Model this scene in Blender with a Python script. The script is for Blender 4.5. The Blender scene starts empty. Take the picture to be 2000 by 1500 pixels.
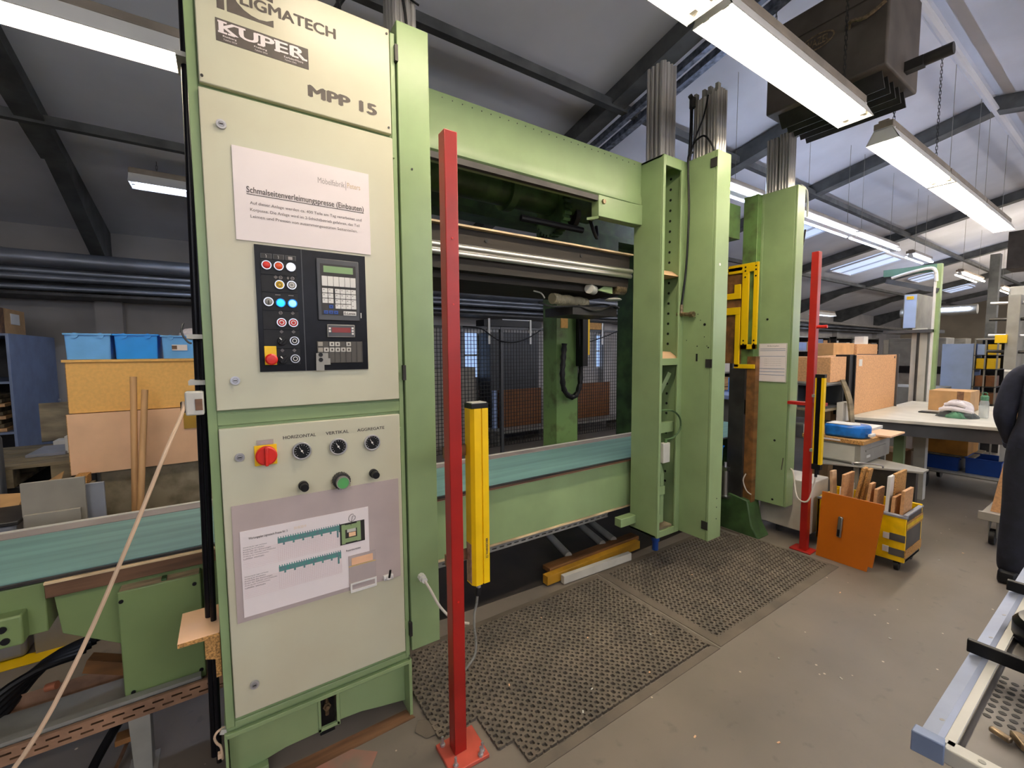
import bpy, bmesh, math, random
from mathutils import Vector, Matrix
random.seed(7)
C = bpy.context.scene.collection
S = bpy.context.scene
pi = math.pi

# ---------------------------------------------------------------- camera, world, exposure
cam = bpy.data.objects.new('camera', bpy.data.cameras.new('camera'))
C.objects.link(cam)
cam.data.sensor_width = 36.0
cam.data.lens = 840.3 / 2000 * 36
cam.data.clip_start = 0.02
cam.data.clip_end = 200
_yaw, _pit, _rol = math.radians(56.482), math.radians(4.249), math.radians(-.397)
_f = Vector((math.cos(_yaw) * math.cos(_pit), math.sin(_yaw) * math.cos(_pit), -math.sin(_pit)))
_r = Vector((math.sin(_yaw), -math.cos(_yaw), 0))
_u = _r.cross(_f)
_R = _r * math.cos(_rol) + _u * math.sin(_rol)
_U = -_r * math.sin(_rol) + _u * math.cos(_rol)
M = Matrix((_R, _U, -_f)).transposed().to_4x4()
M.translation = (0, 0, 1.55)
cam.matrix_world = M
S.camera = cam
S.view_settings.view_transform = 'Standard'
S.view_settings.look = 'None'
S.view_settings.exposure = 0.2
S.view_settings.gamma = 1.0
S.view_settings.use_curve_mapping = False
w = bpy.data.worlds.new('world'); S.world = w; w.use_nodes = True
w.node_tree.nodes['Background'].inputs[0].default_value = (.55, .68, 1, 1)
w.node_tree.nodes['Background'].inputs[1].default_value = .6
S.cycles.use_denoising = True
S.cycles.max_bounces = 7
S.cycles.diffuse_bounces = 4
S.cycles.sample_clamp_indirect = 6
S.cycles.caustics_reflective = False
S.cycles.caustics_refractive = False

TUBE_WARM, TUBE_COOL = 58.0, 32.0      # emission of the fluorescent tubes


# ---------------------------------------------------------------- materials
def lin(c):
    return tuple(((v / 255) / 12.92 if v / 255 <= .04045 else ((v / 255 + .055) / 1.055) ** 2.4) for v in c[:3]) + (1,)


def mat(name, rgb, rough=.5, metal=0, var=.12, scale=6, bump=0, bscale=60, rgb2=None, spec=.5, stretch=None, thr=None, alpha=None, coat=0):
    m = bpy.data.materials.new(name); m.use_nodes = True
    nt = m.node_tree; n = nt.nodes; b = n['Principled BSDF']
    b.inputs['Roughness'].default_value = rough
    b.inputs['Metallic'].default_value = metal
    b.inputs['Specular IOR Level'].default_value = spec
    if coat: b.inputs['Coat Weight'].default_value = coat
    tc = n.new('ShaderNodeTexCoord'); mp = n.new('ShaderNodeMapping')
    nt.links.new(tc.outputs['Object'], mp.inputs[0])
    if stretch: mp.inputs['Scale'].default_value = stretch
    nz = n.new('ShaderNodeTexNoise'); nz.inputs['Scale'].default_value = scale; nz.inputs['Detail'].default_value = 5
    nt.links.new(mp.outputs[0], nz.inputs[0])
    cr = n.new('ShaderNodeValToRGB')
    a = lin(rgb)
    c2 = lin(rgb2) if rgb2 else tuple(v * (1 - var * 1.6) for v in a[:3]) + (1,)
    c1 = a if rgb2 else tuple(min(1, v * (1 + var * .6)) for v in a[:3]) + (1,)
    lo, hi = thr or (.35, .65)
    cr.color_ramp.elements[0].position = lo; cr.color_ramp.elements[0].color = c2
    cr.color_ramp.elements[1].position = hi; cr.color_ramp.elements[1].color = c1
    nt.links.new(nz.outputs[0], cr.inputs[0]); nt.links.new(cr.outputs[0], b.inputs['Base Color'])
    if bump:
        n2 = n.new('ShaderNodeTexNoise'); n2.inputs['Scale'].default_value = bscale; n2.inputs['Detail'].default_value = 3
        nt.links.new(mp.outputs[0], n2.inputs[0])
        bp = n.new('ShaderNodeBump'); bp.inputs['Strength'].default_value = bump; bp.inputs['Distance'].default_value = .004
        nt.links.new(n2.outputs[0], bp.inputs['Height']); nt.links.new(bp.outputs[0], b.inputs['Normal'])
    if alpha is not None:
        b.inputs['Alpha'].default_value = alpha
    return m


def emit(name, rgb, s):
    m = bpy.data.materials.new(name); m.use_nodes = True
    b = m.node_tree.nodes['Principled BSDF']
    b.inputs['Base Color'].default_value = lin(rgb)
    b.inputs['Emission Color'].default_value = lin(rgb)
    b.inputs['Emission Strength'].default_value = s
    return m


GREEN = mat('green_machine_paint', (136, 158, 112), .33, var=.08, scale=3, bump=.05, bscale=40, spec=.5)
GREEN_WORN = mat('green_paint_worn', (134, 172, 108), .45, var=.2, scale=9, rgb2=(74, 76, 46), thr=(.28, .4), bump=.06)
GREEN_DARK = mat('green_paint_dark', (62, 92, 50), .5, var=.3, scale=8)  # darker green than the main machine paint
GREEN_L = mat('green_paint_left', (122, 142, 90), .42, var=.08, scale=3)
CREAM = mat('cream_enamel', (200, 200, 176), .3, scale=1.6, rgb2=(190, 184, 158), spec=.5)
RACKALU = mat('rack_aluminium', (150, 158, 176), .45, .5, var=.1, scale=5)
STEEL = mat('brushed_steel', (176, 174, 168), .35, 1, var=.2, scale=20, stretch=(1, 1, .08))
ALU = mat('aluminium_profile', (206, 202, 196), .35, .5, var=.25, scale=60, stretch=(1, 1, .02))
ALU_X = mat('aluminium_rail', (206, 202, 190), .3, .9, var=.2, scale=40, stretch=(.03, 1, 1))
CHROME = mat('chrome', (200, 200, 204), .28, .8, var=.05)
ZINC = mat('galvanised_duct', (140, 144, 152), .4, .6, var=.25, scale=5, stretch=(.3, 1, 1))
BLACK = mat('black_plastic', (18, 18, 20), .45, var=.2, spec=.3)
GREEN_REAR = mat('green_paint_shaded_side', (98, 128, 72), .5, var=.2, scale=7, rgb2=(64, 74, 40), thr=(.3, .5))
BLACKG = mat('black_gloss_panel', (12, 12, 18), .3, var=.3, scale=30, spec=.2)
DARK = mat('dark_grey_metal', (52, 50, 48), .5, .3, var=.3)
GRAPH = mat('graphite_plastic', (64, 66, 70), .45, var=.12)
RED = mat('red_paint', (158, 26, 20), .38, var=.12, scale=5, bump=.03, spec=.5)
REDP = mat('red_plastic', (206, 40, 30), .35, var=.06)
ORANGEP = mat('orange_lens', (225, 80, 24), .35, var=.2, scale=120)
YEL = mat('yellow_safety_paint', (240, 196, 6), .4, var=.06)
YELP = mat('yellow_frame_paint', (240, 196, 0), .45, var=.2, scale=14, rgb2=(110, 84, 20), thr=(.26, .33))
WHITE = mat('white_plastic', (222, 220, 214), .4, var=.05)
OFFW = mat('pale_grey_plastic', (196, 194, 184), .45, var=.08)
PAPER = mat('white_paper', (232, 222, 220), .6, var=.02)
INK = mat('dark_grey_ink', (72, 64, 58), .6, var=.1, scale=40)
INKL = mat('pale_grey_ink', (168, 160, 156), .6, var=.1, scale=40)
PINK = mat('pale_red_ink', (206, 178, 176), .6, var=.05)
TEAL = mat('grey_teal_print', (96, 118, 126), .6, rgb2=(70, 140, 130), scale=90)
BELT = mat('teal_conveyor_belt', (106, 144, 139), .5, var=.14, scale=18, stretch=(.06, 1, 1), bump=.04)
BROWN = mat('resin_bonded_edge', (112, 80, 56), .5, var=.3, scale=30, stretch=(.1, 1, 1))
LIP = mat('worn_and_lit_lip', (216, 190, 150), .5, var=.3, scale=30, stretch=(.2, 1, 1))
WOODD = mat('dark_press_timber', (34, 27, 18), .75, var=.4, scale=20, stretch=(.06, 1, 1))
PLY = mat('light_birch_plywood', (216, 178, 138), .55, var=.12, scale=9, stretch=(.25, 1, 1.5))
CHIP = mat('chipboard_face', (206, 156, 108), .6, var=.12, scale=60, bump=.05)
CHIPY = mat('yellow_chipboard', (238, 186, 104), .6, var=.05, scale=50)
CHIPE = mat('chipboard_edge', (190, 142, 80), .8, var=.4, scale=160, bump=.2, bscale=200)
LAM = mat('maple_laminate', (236, 192, 152), .45, var=.06, scale=5)
POLE = mat('beech_pole', (210, 166, 116), .5, var=.15, scale=14, stretch=(1, 1, .08))
PALLET = mat('old_pallet_wood', (120, 108, 84), .8, var=.35, scale=12, stretch=(.3, 1, 1))
CARD = mat('brown_cardboard', (176, 138, 92), .75, var=.12, scale=8)
TIMB = mat('stained_timber', (120, 80, 40), .6, var=.3, scale=16, stretch=(.2, 1, 1))
BLUE = mat('blue_crate_plastic', (20, 150, 250), .35, var=.06)
BLUEM = mat('blue_crate_dusty', (104, 176, 244), .4, var=.08)
BLUED = mat('dark_blue_plastic', (14, 62, 140), .4, var=.12)
BLUEB = mat('bright_blue_film', (18, 104, 190), .3, var=.3, scale=14)
BLUEC = mat('pale_blue_steel', (122, 138, 170), .45, var=.1)
BLUEW = mat('light_blue_enamel', (164, 186, 226), .4, var=.05)
GREYP = mat('grey_board', (158, 152, 140), .55, var=.08)
GREYB = mat('blue_grey_board', (142, 146, 156), .5, var=.08)
GREYC = mat('grey_steel_cabinet', (150, 148, 140), .45, .2, var=.12)
CONC = mat('stained_concrete', (150, 140, 118), .85, rgb2=(96, 86, 62), scale=7, thr=(.3, .6), bump=.2)
WALL = mat('dirty_white_wall', (176, 172, 168), .85, var=.08, scale=2)
WALLR = mat('far_wall_paint', (176, 164, 142), .85, var=.12, scale=1)
CEIL = mat('painted_ceiling', (226, 228, 236), .85, var=.07, scale=1.2)
BEAM = mat('dark_roof_steel', (92, 94, 94), .6, .2, var=.25, scale=5)
BEAML = mat('galvanised_channel', (132, 140, 156), .4, .5, var=.35, scale=25)
HEAT = mat('dusty_heater_steel', (96, 88, 80), .6, .2, var=.22, scale=4)
RUB = mat('rubber_mat', (104, 95, 84), .85, var=.2, scale=5, rgb2=(86, 80, 72), spec=.2)
CABW = mat('white_cable', (206, 198, 184), .5, var=.08)
CABC = mat('beige_cable', (204, 176, 148), .5, var=.08)
CABG = mat('grey_cable', (110, 110, 104), .5)
BRONZE = mat('tarnished_brass', (150, 130, 104), .35, .8, var=.3, scale=60)
CORR = mat('corrugated_hose_plastic', (150, 142, 116), .5, var=.15)
ORANGE = mat('orange_lacquered_board', (182, 96, 8), .4, var=.06, scale=3)
TAPE = mat('grey_tape', (78, 76, 74), .5, var=.15)
YELF = mat('yellow_wrap_film', (240, 196, 8), .28, var=.12, scale=12, bump=.3, bscale=18)
FRED = mat('faded_red_floor_paint', (168, 104, 90), .6, scale=5, rgb2=(122, 108, 94))
NAVY = mat('navy_cloth', (26, 30, 48), .85, var=.2, scale=30, bump=.2, bscale=60)
TROU = mat('dark_trouser_cloth', (22, 26, 40), .85, var=.25, scale=20, bump=.2)
SKIN = mat('skin', (216, 150, 124), .5, var=.08, scale=12)
HAIR = mat('grey_hair', (150, 140, 130), .8, var=.2, scale=40)
CLOTH = mat('white_cloth', (212, 206, 208), .85, var=.12, scale=14, bump=.3, bscale=25)
CLOTHG = mat('grey_cloth', (78, 84, 84), .85, var=.25, scale=14, bump=.3)
CLOTHGR = mat('green_cloth', (72, 118, 92), .85, var=.25, scale=18, bump=.3)
PLASTIC = mat('clear_pocket_film', (196, 182, 178), .18, var=.05, alpha=.72)
GLASSB = mat('clear_bottle', (190, 200, 200), .08, alpha=.45)
WHITE_REFL = mat('lamp_reflector_enamel', (240, 238, 232), .4, var=.02)
LAMPG = mat('lamp_housing', (150, 138, 124), .5, var=.15)
LCD = mat('green_lcd', (120, 152, 96), .3, var=.04)
REDLED = mat('red_display', (120, 30, 24), .3, var=.1)
BROWNB = mat('brown_panel', (116, 72, 34), .6, var=.15, scale=10)
LITB = emit('lit_cyan_button', (40, 220, 245), 1.1)
LITW = emit('lit_white_button', (235, 240, 255), 1.6)
LITB2 = emit('lit_pale_blue_button', (120, 190, 255), 1.5)
E_WARM = emit('fluorescent_tube_warm', (255, 240, 218), TUBE_WARM)
E_COOL = emit('fluorescent_tube_cool', (206, 222, 255), TUBE_COOL)
E_SKY = emit('skylight_daylight', (196, 214, 246), .8)
E_FILL_NEAR = emit('added_near_fill', (214, 220, 238), 6.0)  # glow of the windows and skylights added on the unseen near side
E_WIN = emit('window_daylight', (168, 196, 240), .8)


def floor_mat():
    m = mat('worn_floor_coating', (122, 113, 103), .5, rgb2=(104, 97, 88), scale=1.6, thr=(.3, .7), bump=.05, bscale=90)
    nt = m.node_tree; n = nt.nodes; b = n['Principled BSDF']; cr = b.inputs['Base Color'].links[0].from_node
    tc = [q for q in n if q.type == 'TEX_COORD'][0]
    # dark scuffs, then small pale paint specks
    nz = n.new('ShaderNodeTexNoise'); nz.inputs['Scale'].default_value = 14; nz.inputs['Detail'].default_value = 8
    nt.links.new(tc.outputs['Object'], nz.inputs[0])
    r = n.new('ShaderNodeValToRGB'); r.color_ramp.elements[0].position = .62; r.color_ramp.elements[1].position = .9
    nt.links.new(nz.outputs[0], r.inputs[0])
    mx = n.new('ShaderNodeMix'); mx.data_type = 'RGBA'; mx.inputs[7].default_value = lin((80, 75, 70))
    nt.links.new(r.outputs[0], mx.inputs[0]); nt.links.new(cr.outputs[0], mx.inputs[6])
    v = n.new('ShaderNodeTexVoronoi'); v.inputs['Scale'].default_value = 9
    nt.links.new(tc.outputs['Object'], v.inputs['Vector'])
    r2 = n.new('ShaderNodeValToRGB'); r2.color_ramp.elements[0].position = .035; r2.color_ramp.elements[1].position = .055
    r2.color_ramp.elements[0].color = (1, 1, 1, 1); r2.color_ramp.elements[1].color = (0, 0, 0, 1)
    nt.links.new(v.outputs['Distance'], r2.inputs[0])
    mx2 = n.new('ShaderNodeMix'); mx2.data_type = 'RGBA'; mx2.inputs[7].default_value = lin((196, 180, 160))
    nt.links.new(r2.outputs[0], mx2.inputs[0]); nt.links.new(mx.outputs[2], mx2.inputs[6])
    nt.links.new(mx2.outputs[2], b.inputs['Base Color'])
    return m


FLOOR = floor_mat()


# ---------------------------------------------------------------- mesh builder
ORG = {}


def origin(o):
    return ORG.get(o.name, Vector((0, 0, 0))) if o else None


class MB:
    def __init__(s): s.v = []; s.f = []

    def add(s, vs, fs):
        k = len(s.v); s.v += [tuple(q) for q in vs]; s.f += [tuple(i + k for i in f) for f in fs]; return s

    def box(s, x0, x1, y0, y1, z0, z1):
        x0, x1 = min(x0, x1), max(x0, x1); y0, y1 = min(y0, y1), max(y0, y1); z0, z1 = min(z0, z1), max(z0, z1)
        return s.add([(x, y, z) for z in (z0, z1) for y in (y0, y1) for x in (x0, x1)],
                     [(0, 2, 3, 1), (4, 5, 7, 6), (0, 1, 5, 4), (2, 6, 7, 3), (0, 4, 6, 2), (1, 3, 7, 5)])

    def obox(s, c, size, rot=(0, 0, 0)):
        from mathutils import Euler
        R = Euler(rot).to_matrix(); c = Vector(c); h = [q / 2 for q in size]
        return s.add([c + R @ Vector((x, y, z)) for z in (-h[2], h[2]) for y in (-h[1], h[1]) for x in (-h[0], h[0])],
                     [(0, 2, 3, 1), (4, 5, 7, 6), (0, 1, 5, 4), (2, 6, 7, 3), (0, 4, 6, 2), (1, 3, 7, 5)])

    def bar(s, a, b, w, h=None, up=(0, 0, 1)):
        a, b = Vector(a), Vector(b); h = h or w; d = (b - a).normalized(); u = Vector(up)
        if abs(d.dot(u)) > .95: u = Vector((0, 1, 0))
        r = d.cross(u).normalized(); u = r.cross(d)
        vs = [p + r * i * w / 2 + u * j * h / 2 for p in (a, b) for i, j in ((-1, -1), (1, -1), (1, 1), (-1, 1))]
        return s.add(vs, [(3, 2, 1, 0), (4, 5, 6, 7), (0, 1, 5, 4), (1, 2, 6, 5), (2, 3, 7, 6), (3, 0, 4, 7)])

    def cyl(s, a, b, r, n=16, r2=None, cap=True):
        a, b = Vector(a), Vector(b); r2 = r if r2 is None else r2; d = (b - a).normalized()
        u = Vector((0, 0, 1)) if abs(d.z) < .9 else Vector((1, 0, 0)); p = d.cross(u).normalized(); q = d.cross(p)
        vs = [a + (p * math.cos(t) + q * math.sin(t)) * r for t in [2 * pi * i / n for i in range(n)]]
        vs += [b + (p * math.cos(t) + q * math.sin(t)) * r2 for t in [2 * pi * i / n for i in range(n)]]
        fs = [(i, (i + 1) % n, n + (i + 1) % n, n + i) for i in range(n)]
        if cap: fs += [tuple(range(n))[::-1], tuple(range(n, 2 * n))]
        return s.add(vs, fs)

    def ring(s, a, b, ro, ri, n=20):
        a, b = Vector(a), Vector(b); d = (b - a).normalized()
        u = Vector((0, 0, 1)) if abs(d.z) < .9 else Vector((1, 0, 0)); p = d.cross(u).normalized(); q = d.cross(p)
        vs = []
        for c, r in ((a, ro), (b, ro), (b, ri), (a, ri)):
            vs += [c + (p * math.cos(t) + q * math.sin(t)) * r for t in [2 * pi * i / n for i in range(n)]]
        fs = []
        for k in range(4):
            j = (k + 1) % 4
            fs += [(k * n + i, k * n + (i + 1) % n, j * n + (i + 1) % n, j * n + i) for i in range(n)]
        return s.add(vs, fs)

    def tube(s, pts, r, n=8, smooth=True):
        P = [Vector(p) for p in pts]
        if smooth and len(P) > 2:
            Q = []
            for i in range(len(P) - 1):
                p0, p1, p2, p3 = P[max(i - 1, 0)], P[i], P[i + 1], P[min(i + 2, len(P) - 1)]
                for t in (0, .25, .5, .75):
                    Q.append(.5 * ((2 * p1) + (-p0 + p2) * t + (2 * p0 - 5 * p1 + 4 * p2 - p3) * t * t + (-p0 + 3 * p1 - 3 * p2 + p3) * t ** 3))
            Q.append(P[-1]); P = Q
        vs = []; fs = []; up = Vector((0.13, .21, 1)).normalized()
        for i, p in enumerate(P):
            d = (P[min(i + 1, len(P) - 1)] - P[max(i - 1, 0)]).normalized()
            a = d.cross(up)
            if a.length < .1: a = d.cross(Vector((1, 0, 0)))
            a.normalize(); b = d.cross(a)
            rr = r[i % len(r)] if isinstance(r, (list, tuple)) else r
            vs += [p + (a * math.cos(2 * pi * k / n) + b * math.sin(2 * pi * k / n)) * rr for k in range(n)]
        for i in range(len(P) - 1):
            fs += [(i * n + k, i * n + (k + 1) % n, (i + 1) * n + (k + 1) % n, (i + 1) * n + k) for k in range(n)]
        fs += [tuple(range(n))[::-1], tuple(range(len(vs) - n, len(vs)))]
        return s.add(vs, fs)

    def prism(s, poly, ax, a, b):
        """poly: 2-D outline in the plane across axis ax (x: (y,z), y: (x,z), z: (x,y))"""
        def P(p, t): return {'x': (t, p[0], p[1]), 'y': (p[0], t, p[1]), 'z': (p[0], p[1], t)}[ax]
        n = len(poly)
        return s.add([P(p, a) for p in poly] + [P(p, b) for p in poly],
                     [tuple(range(n))[::-1], tuple(range(n, 2 * n))] + [(i, (i + 1) % n, n + (i + 1) % n, n + i) for i in range(n)])

    def lathe(s, c, prof, n=16, axis='z'):
        c = Vector(c); vs = []; fs = []
        for r, h in prof:
            for k in range(n):
                t = 2 * pi * k / n; a, b = r * math.cos(t), r * math.sin(t)
                vs.append(c + Vector({'z': (a, b, h), 'y': (a, h, b), 'x': (h, a, b)}[axis]))
        for i in range(len(prof) - 1):
            fs += [(i * n + k, i * n + (k + 1) % n, (i + 1) * n + (k + 1) % n, (i + 1) * n + k) for k in range(n)]
        fs += [tuple(range(n))[::-1], tuple(range(len(vs) - n, len(vs)))]
        return s.add(vs, fs)

    def build(s, name, material, parent=None, org=None, bevel=0, fix=True, smooth=True):
        o0 = Vector(org) if org is not None else (origin(parent) if parent else Vector((0, 0, 0)))
        me = bpy.data.meshes.new(name)
        me.from_pydata([tuple(Vector(v) - o0) for v in s.v], [], s.f)
        if fix:
            bm = bmesh.new(); bm.from_mesh(me); bmesh.ops.recalc_face_normals(bm, faces=bm.faces)
            bm.to_mesh(me); bm.free()
        for p in me.polygons: p.use_smooth = smooth
        if smooth: me.set_sharp_from_angle(angle=math.radians(32))
        me.materials.append(material)
        o = bpy.data.objects.new(name, me); C.objects.link(o)
        if parent:
            o.parent = parent
            if org is not None: o.location = o0 - origin(parent)
            ORG[o.name] = o0 if org is not None else origin(parent)
        else:
            o.location = o0; ORG[o.name] = o0
        if bevel:
            md = o.modifiers.new('edge', 'BEVEL'); md.width = bevel; md.segments = 2; md.limit_method = 'ANGLE'
        return o


def tag(o, label=None, cat=None, group=None, kind=None):
    if label: o['label'] = label
    if cat: o['category'] = cat
    if group: o['group'] = group
    if kind: o['kind'] = kind
    return o


def thing(name, label, cat, loc=(0, 0, 0), group=None):
    o = bpy.data.objects.new(name, None); C.objects.link(o); o.location = loc; o.empty_display_size = .1
    ORG[o.name] = Vector(loc)
    return tag(o, label, cat, group)


def box(name, m, parent, *a, bevel=0): return MB().box(*a).build(name, m, parent, bevel=bevel)


def boxthing(name, m, label, cat, a, group=None, bevel=0.002):
    o = MB().box(*a).build(name, m, None, org=((a[0] + a[1]) / 2, (a[2] + a[3]) / 2, min(a[4], a[5])), bevel=bevel)
    return tag(o, label, cat, group)


def copytree(o, loc, label=None):
    c = o.copy(); C.objects.link(c); c.location = loc; ORG[c.name] = Vector(loc)
    if label: c['label'] = label
    for ch in list(o.children):
        d = ch.copy(); C.objects.link(d); d.parent = c
        for g in list(ch.children):
            e = g.copy(); C.objects.link(e); e.parent = d
    return c


def struct(name, mb, m, parent=None, smooth=True):
    o = mb.build(name, m, parent, smooth=smooth)
    o['kind'] = 'structure'
    return o


def text(name, s, org, u, v, w, h, m, parent, bold=0.0, ext=.0004, align_h=True):
    """lettering s fitted into w x h at org, running along u with up v"""
    cu = bpy.data.curves.new(name, 'FONT'); cu.body = s; cu.size = 1;  cu.resolution_u = 3
    to = bpy.data.objects.new(name + '_tmp', cu); C.objects.link(to)
    me = bpy.data.meshes.new_from_object(to); bpy.data.objects.remove(to)
    if not me.vertices: return None
    xs = [q.co.x for q in me.vertices]; ys = [q.co.y for q in me.vertices]
    x0, x1, y0, y1 = min(xs), max(xs), min(ys), max(ys)
    u, v = Vector(u), Vector(v); nrm = u.cross(v)
    bm = bmesh.new(); bm.from_mesh(me)
    if bold:
        base = list(bm.verts) + list(bm.edges) + list(bm.faces)
        for i_, (dx, dy) in enumerate(((-1, 0), (1, 0), (0, .7), (0, -.7))):
            for q in bmesh.ops.duplicate(bm, geom=base)['geom']:
                if isinstance(q, bmesh.types.BMVert): q.co.x += dx * bold; q.co.y += dy * bold; q.co.z = .00012 * (i_ + 1)
        y0 -= bold * .7; y1 += bold * .7
        x0 -= bold; x1 += bold
    off = origin(parent) if parent else Vector((0, 0, 0))
    for q in bm.verts:
        a = (q.co.x - x0) / (x1 - x0) * w; b = (q.co.y - y0) / (y1 - y0) * h
        q.co = Vector(org) + u * a + v * b + nrm * (ext + q.co.z) - off
    bm.to_mesh(me); bm.free()
    me.materials.clear(); me.materials.append(m)
    o = bpy.data.objects.new(name, me); C.objects.link(o); o.parent = parent
    ORG[o.name] = off
    return o


def chain(mb, a, b, r=.006, step=.028):
    a, b = Vector(a), Vector(b); L = (b - a).length; n = max(2, int(L / step)); d = (b - a).normalized()
    for i in range(n):
        c = a + d * (i + .5) * L / n
        s_ = Vector((r, 0, 0)) if i % 2 else Vector((0, r, 0))
        k = d * (L / n) * .62
        for sg in (-1, 1): mb.bar(c - k + s_ * sg, c + k + s_ * sg, .0032)
    return mb

# ================================================================ THE SETTING
RZ, RY, SL = 4.1, 1.15, .216           # ridge height, ridge y, roof slope


def roofz(y): return RZ - SL * abs(y - RY)


X0, X1, Y0, Y1 = -5.0, 27.0, -4.7, 7.0
struct('floor', MB().box(X0, X1, Y0, Y1, -.12, 0), FLOOR)
wl = MB().box(X0, X1, Y1, Y1 + .2, 0, 3.2)
struct('wall_left', wl, WALL)
struct('wall_right', MB().box(X0, X1, Y0 - .2, Y0, 0, 3.2), WALL)
struct('wall_back', MB().prism([(Y0 - .2, 0), (Y1 + .2, 0), (Y1 + .2, 3.2), (RY, 4.5), (Y0 - .2, 3.2)], 'x', X0 - .2, X0), WALL)
struct('wall_far', MB().prism([(Y0 - .2, 0), (Y1 + .2, 0), (Y1 + .2, 3.2), (RY, 4.5), (Y0 - .2, 3.2)], 'x', X1, X1 + .2), WALLR)
ceil = MB()
ceil.prism([(RY, RZ + .16), (Y1 + .2, roofz(Y1 + .2) + .16), (Y1 + .2, roofz(Y1 + .2) + .26), (RY, RZ + .26)], 'x', X0, X1)
ceil.prism([(RY, RZ + .16), (RY, RZ + .26), (Y0 - .2, roofz(Y0 - .2) + .26), (Y0 - .2, roofz(Y0 - .2) + .16)], 'x', X0, X1)
ceiling = struct('ceiling', ceil, CEIL)
# rafters (each a part of the ceiling), haunched at the wall
for xr in (-1.14, 3.03, 7.08, 11.2, 15.3, 19.4, 23.5):
    for sg in (1, -1):
        ye = Y1 if sg > 0 else Y0
        ym = RY + sg * (abs(ye - RY) - 1.7)
        dz = [(RY, roofz(RY)), (RY, roofz(RY) + .155), (ye, roofz(ye) + .155), (ye, roofz(ye) - .34), (ym, roofz(ym))]
        mb = MB().prism(dz, 'x', xr - .06, xr + .06)
        mb.prism([(RY, roofz(RY) - .005), (RY, roofz(RY) + .01), (ym, roofz(ym) + .01), (ym, roofz(ym) - .005)], 'x', xr - .08, xr + .08)
        mb.build('rafter', BEAM, ceiling)
# the short heavy beam that carries the press rails
MB().prism([(2.1, 3.86), (2.1, 4.02), (3.25, 3.79), (3.25, 3.60)], 'x', 5.04, 5.2).build('rafter', BEAM, ceiling)
for yp in (2.85, 4.8):
    z = roofz(yp)
    MB().box(X0, X1, yp - .03, yp + .03, z - .02, z + .05).build('purlin', BEAM, ceiling)
MB().box(X0, X1, -1.6, -1.54, roofz(-1.57), roofz(-1.57) + .05).build('purlin', BEAM, ceiling)
MB().cyl((X0, RY, RZ + .02), (X1, RY, RZ + .02), .035, 10).build('ridge_pipe', CEIL, ceiling)
# galvanised cable channel running beside the second rafter
cb = MB()
for dx, m_ in ((.12, .05), (.26, .07)):
    cb.prism([(1.4, roofz(1.4) - .06), (1.4, roofz(1.4)), (4.4, roofz(4.4)), (4.4, roofz(4.4) - .06)], 'x', 3.03 + dx, 3.03 + dx + m_)
cb.build('cable_channel', BEAML, ceiling)
# wind braces
MB().bar((7.08, 2.0, roofz(2.0) - .02), (11.2, 2.0, roofz(2.0) - .02), .02).build('brace_rod', DARK, ceiling)
# skylights set in the roof slope
for i, (xa, xb, ya, yb) in enumerate(((12.4, 13.6, 3.55, 4.6), (8.3, 9.2, 3.5, 4.1), (16.6, 17.5, 3.7, 4.2), (20.6, 21.6, 3.7, 4.3))):
    q = []
    o = struct('window_%d' % (i + 1), MB().add([(x, y, roofz(y) + .16 - dz) for dz in (.03, -.02) for x, y in ((xa, ya), (xb, ya), (xb, yb), (xa, yb))],
               [(0, 1, 2, 3), (4, 5, 6, 7), (0, 1, 5, 4), (1, 2, 6, 5), (2, 3, 7, 6), (3, 0, 4, 7)]), E_SKY)
    fr = MB()
    for a, b in (((xa, ya), (xb, ya)), ((xb, ya), (xb, yb)), ((xb, yb), (xa, yb)), ((xa, yb), (xa, ya)), ((xa + xb) / 2, 0) and (((xa + xb) / 2, ya), ((xa + xb) / 2, yb))):
        fr.bar((a[0], a[1], roofz(a[1]) + .12), (b[0], b[1], roofz(b[1]) + .12), .035, .03)
    fr.build('window_frame', CEIL, o)
# small wall windows on the left wall, seen through the mesh fence
for i, (xa, xb, za, zb) in enumerate(((3.58, 3.86, 1.08, 1.92), (6.85, 7.3, 1.2, 1.92))):
    o = struct('window_%d' % (i + 5), MB().box(xa, xb, Y1 - .02, Y1 + .01, za, zb), E_WIN)
    fr = MB()
    for a in ((xa, za, xb, za), (xa, zb, xb, zb), (xa, za, xa, zb), (xb, za, xb, zb), (xa, (za + zb) / 2, xb, (za + zb) / 2)):
        fr.bar((a[0], Y1 - .03, a[1]), (a[2], Y1 - .03, a[3]), .03)
    fr.build('window_frame', WHITE, o)
for i, xa in enumerate((-3.5, 1.5, 6.5, 11.5, 16.5, 21.5)):  # skylights added on the unseen near slope to lighten the ceiling
    o = struct('window_%d' % (i + 7), MB().add([(x, y, roofz(y) + .16 - dz) for dz in (.03, -.02) for x, y in ((xa, -3.6), (xa + 2.2, -3.6), (xa + 2.2, -2.6), (xa, -2.6))],
               [(0, 1, 2, 3), (4, 5, 6, 7), (0, 1, 5, 4), (1, 2, 6, 5), (2, 3, 7, 6), (3, 0, 4, 7)]), E_FILL_NEAR)
for i, xa in enumerate((-4.0, -.6, 2.8, 6.2, 9.6, 13.0, 16.4, 19.8, 23.2)):  # windows added in the unseen near wall for ceiling light and fill
    o = struct('window_%d' % (i + 13), MB().box(xa, xa + 2.4, Y0 - .01, Y0 + .02, 2.1, 2.8), E_FILL_NEAR)
# wall pillars
for xp in (-1.12, 3.05, 7.1, 11.2, 15.3, 19.4, 23.5):
    struct('trim_1', MB().box(xp - .12, xp + .12, Y1 - .16, Y1, 0, 2.5), WALL)
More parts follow.
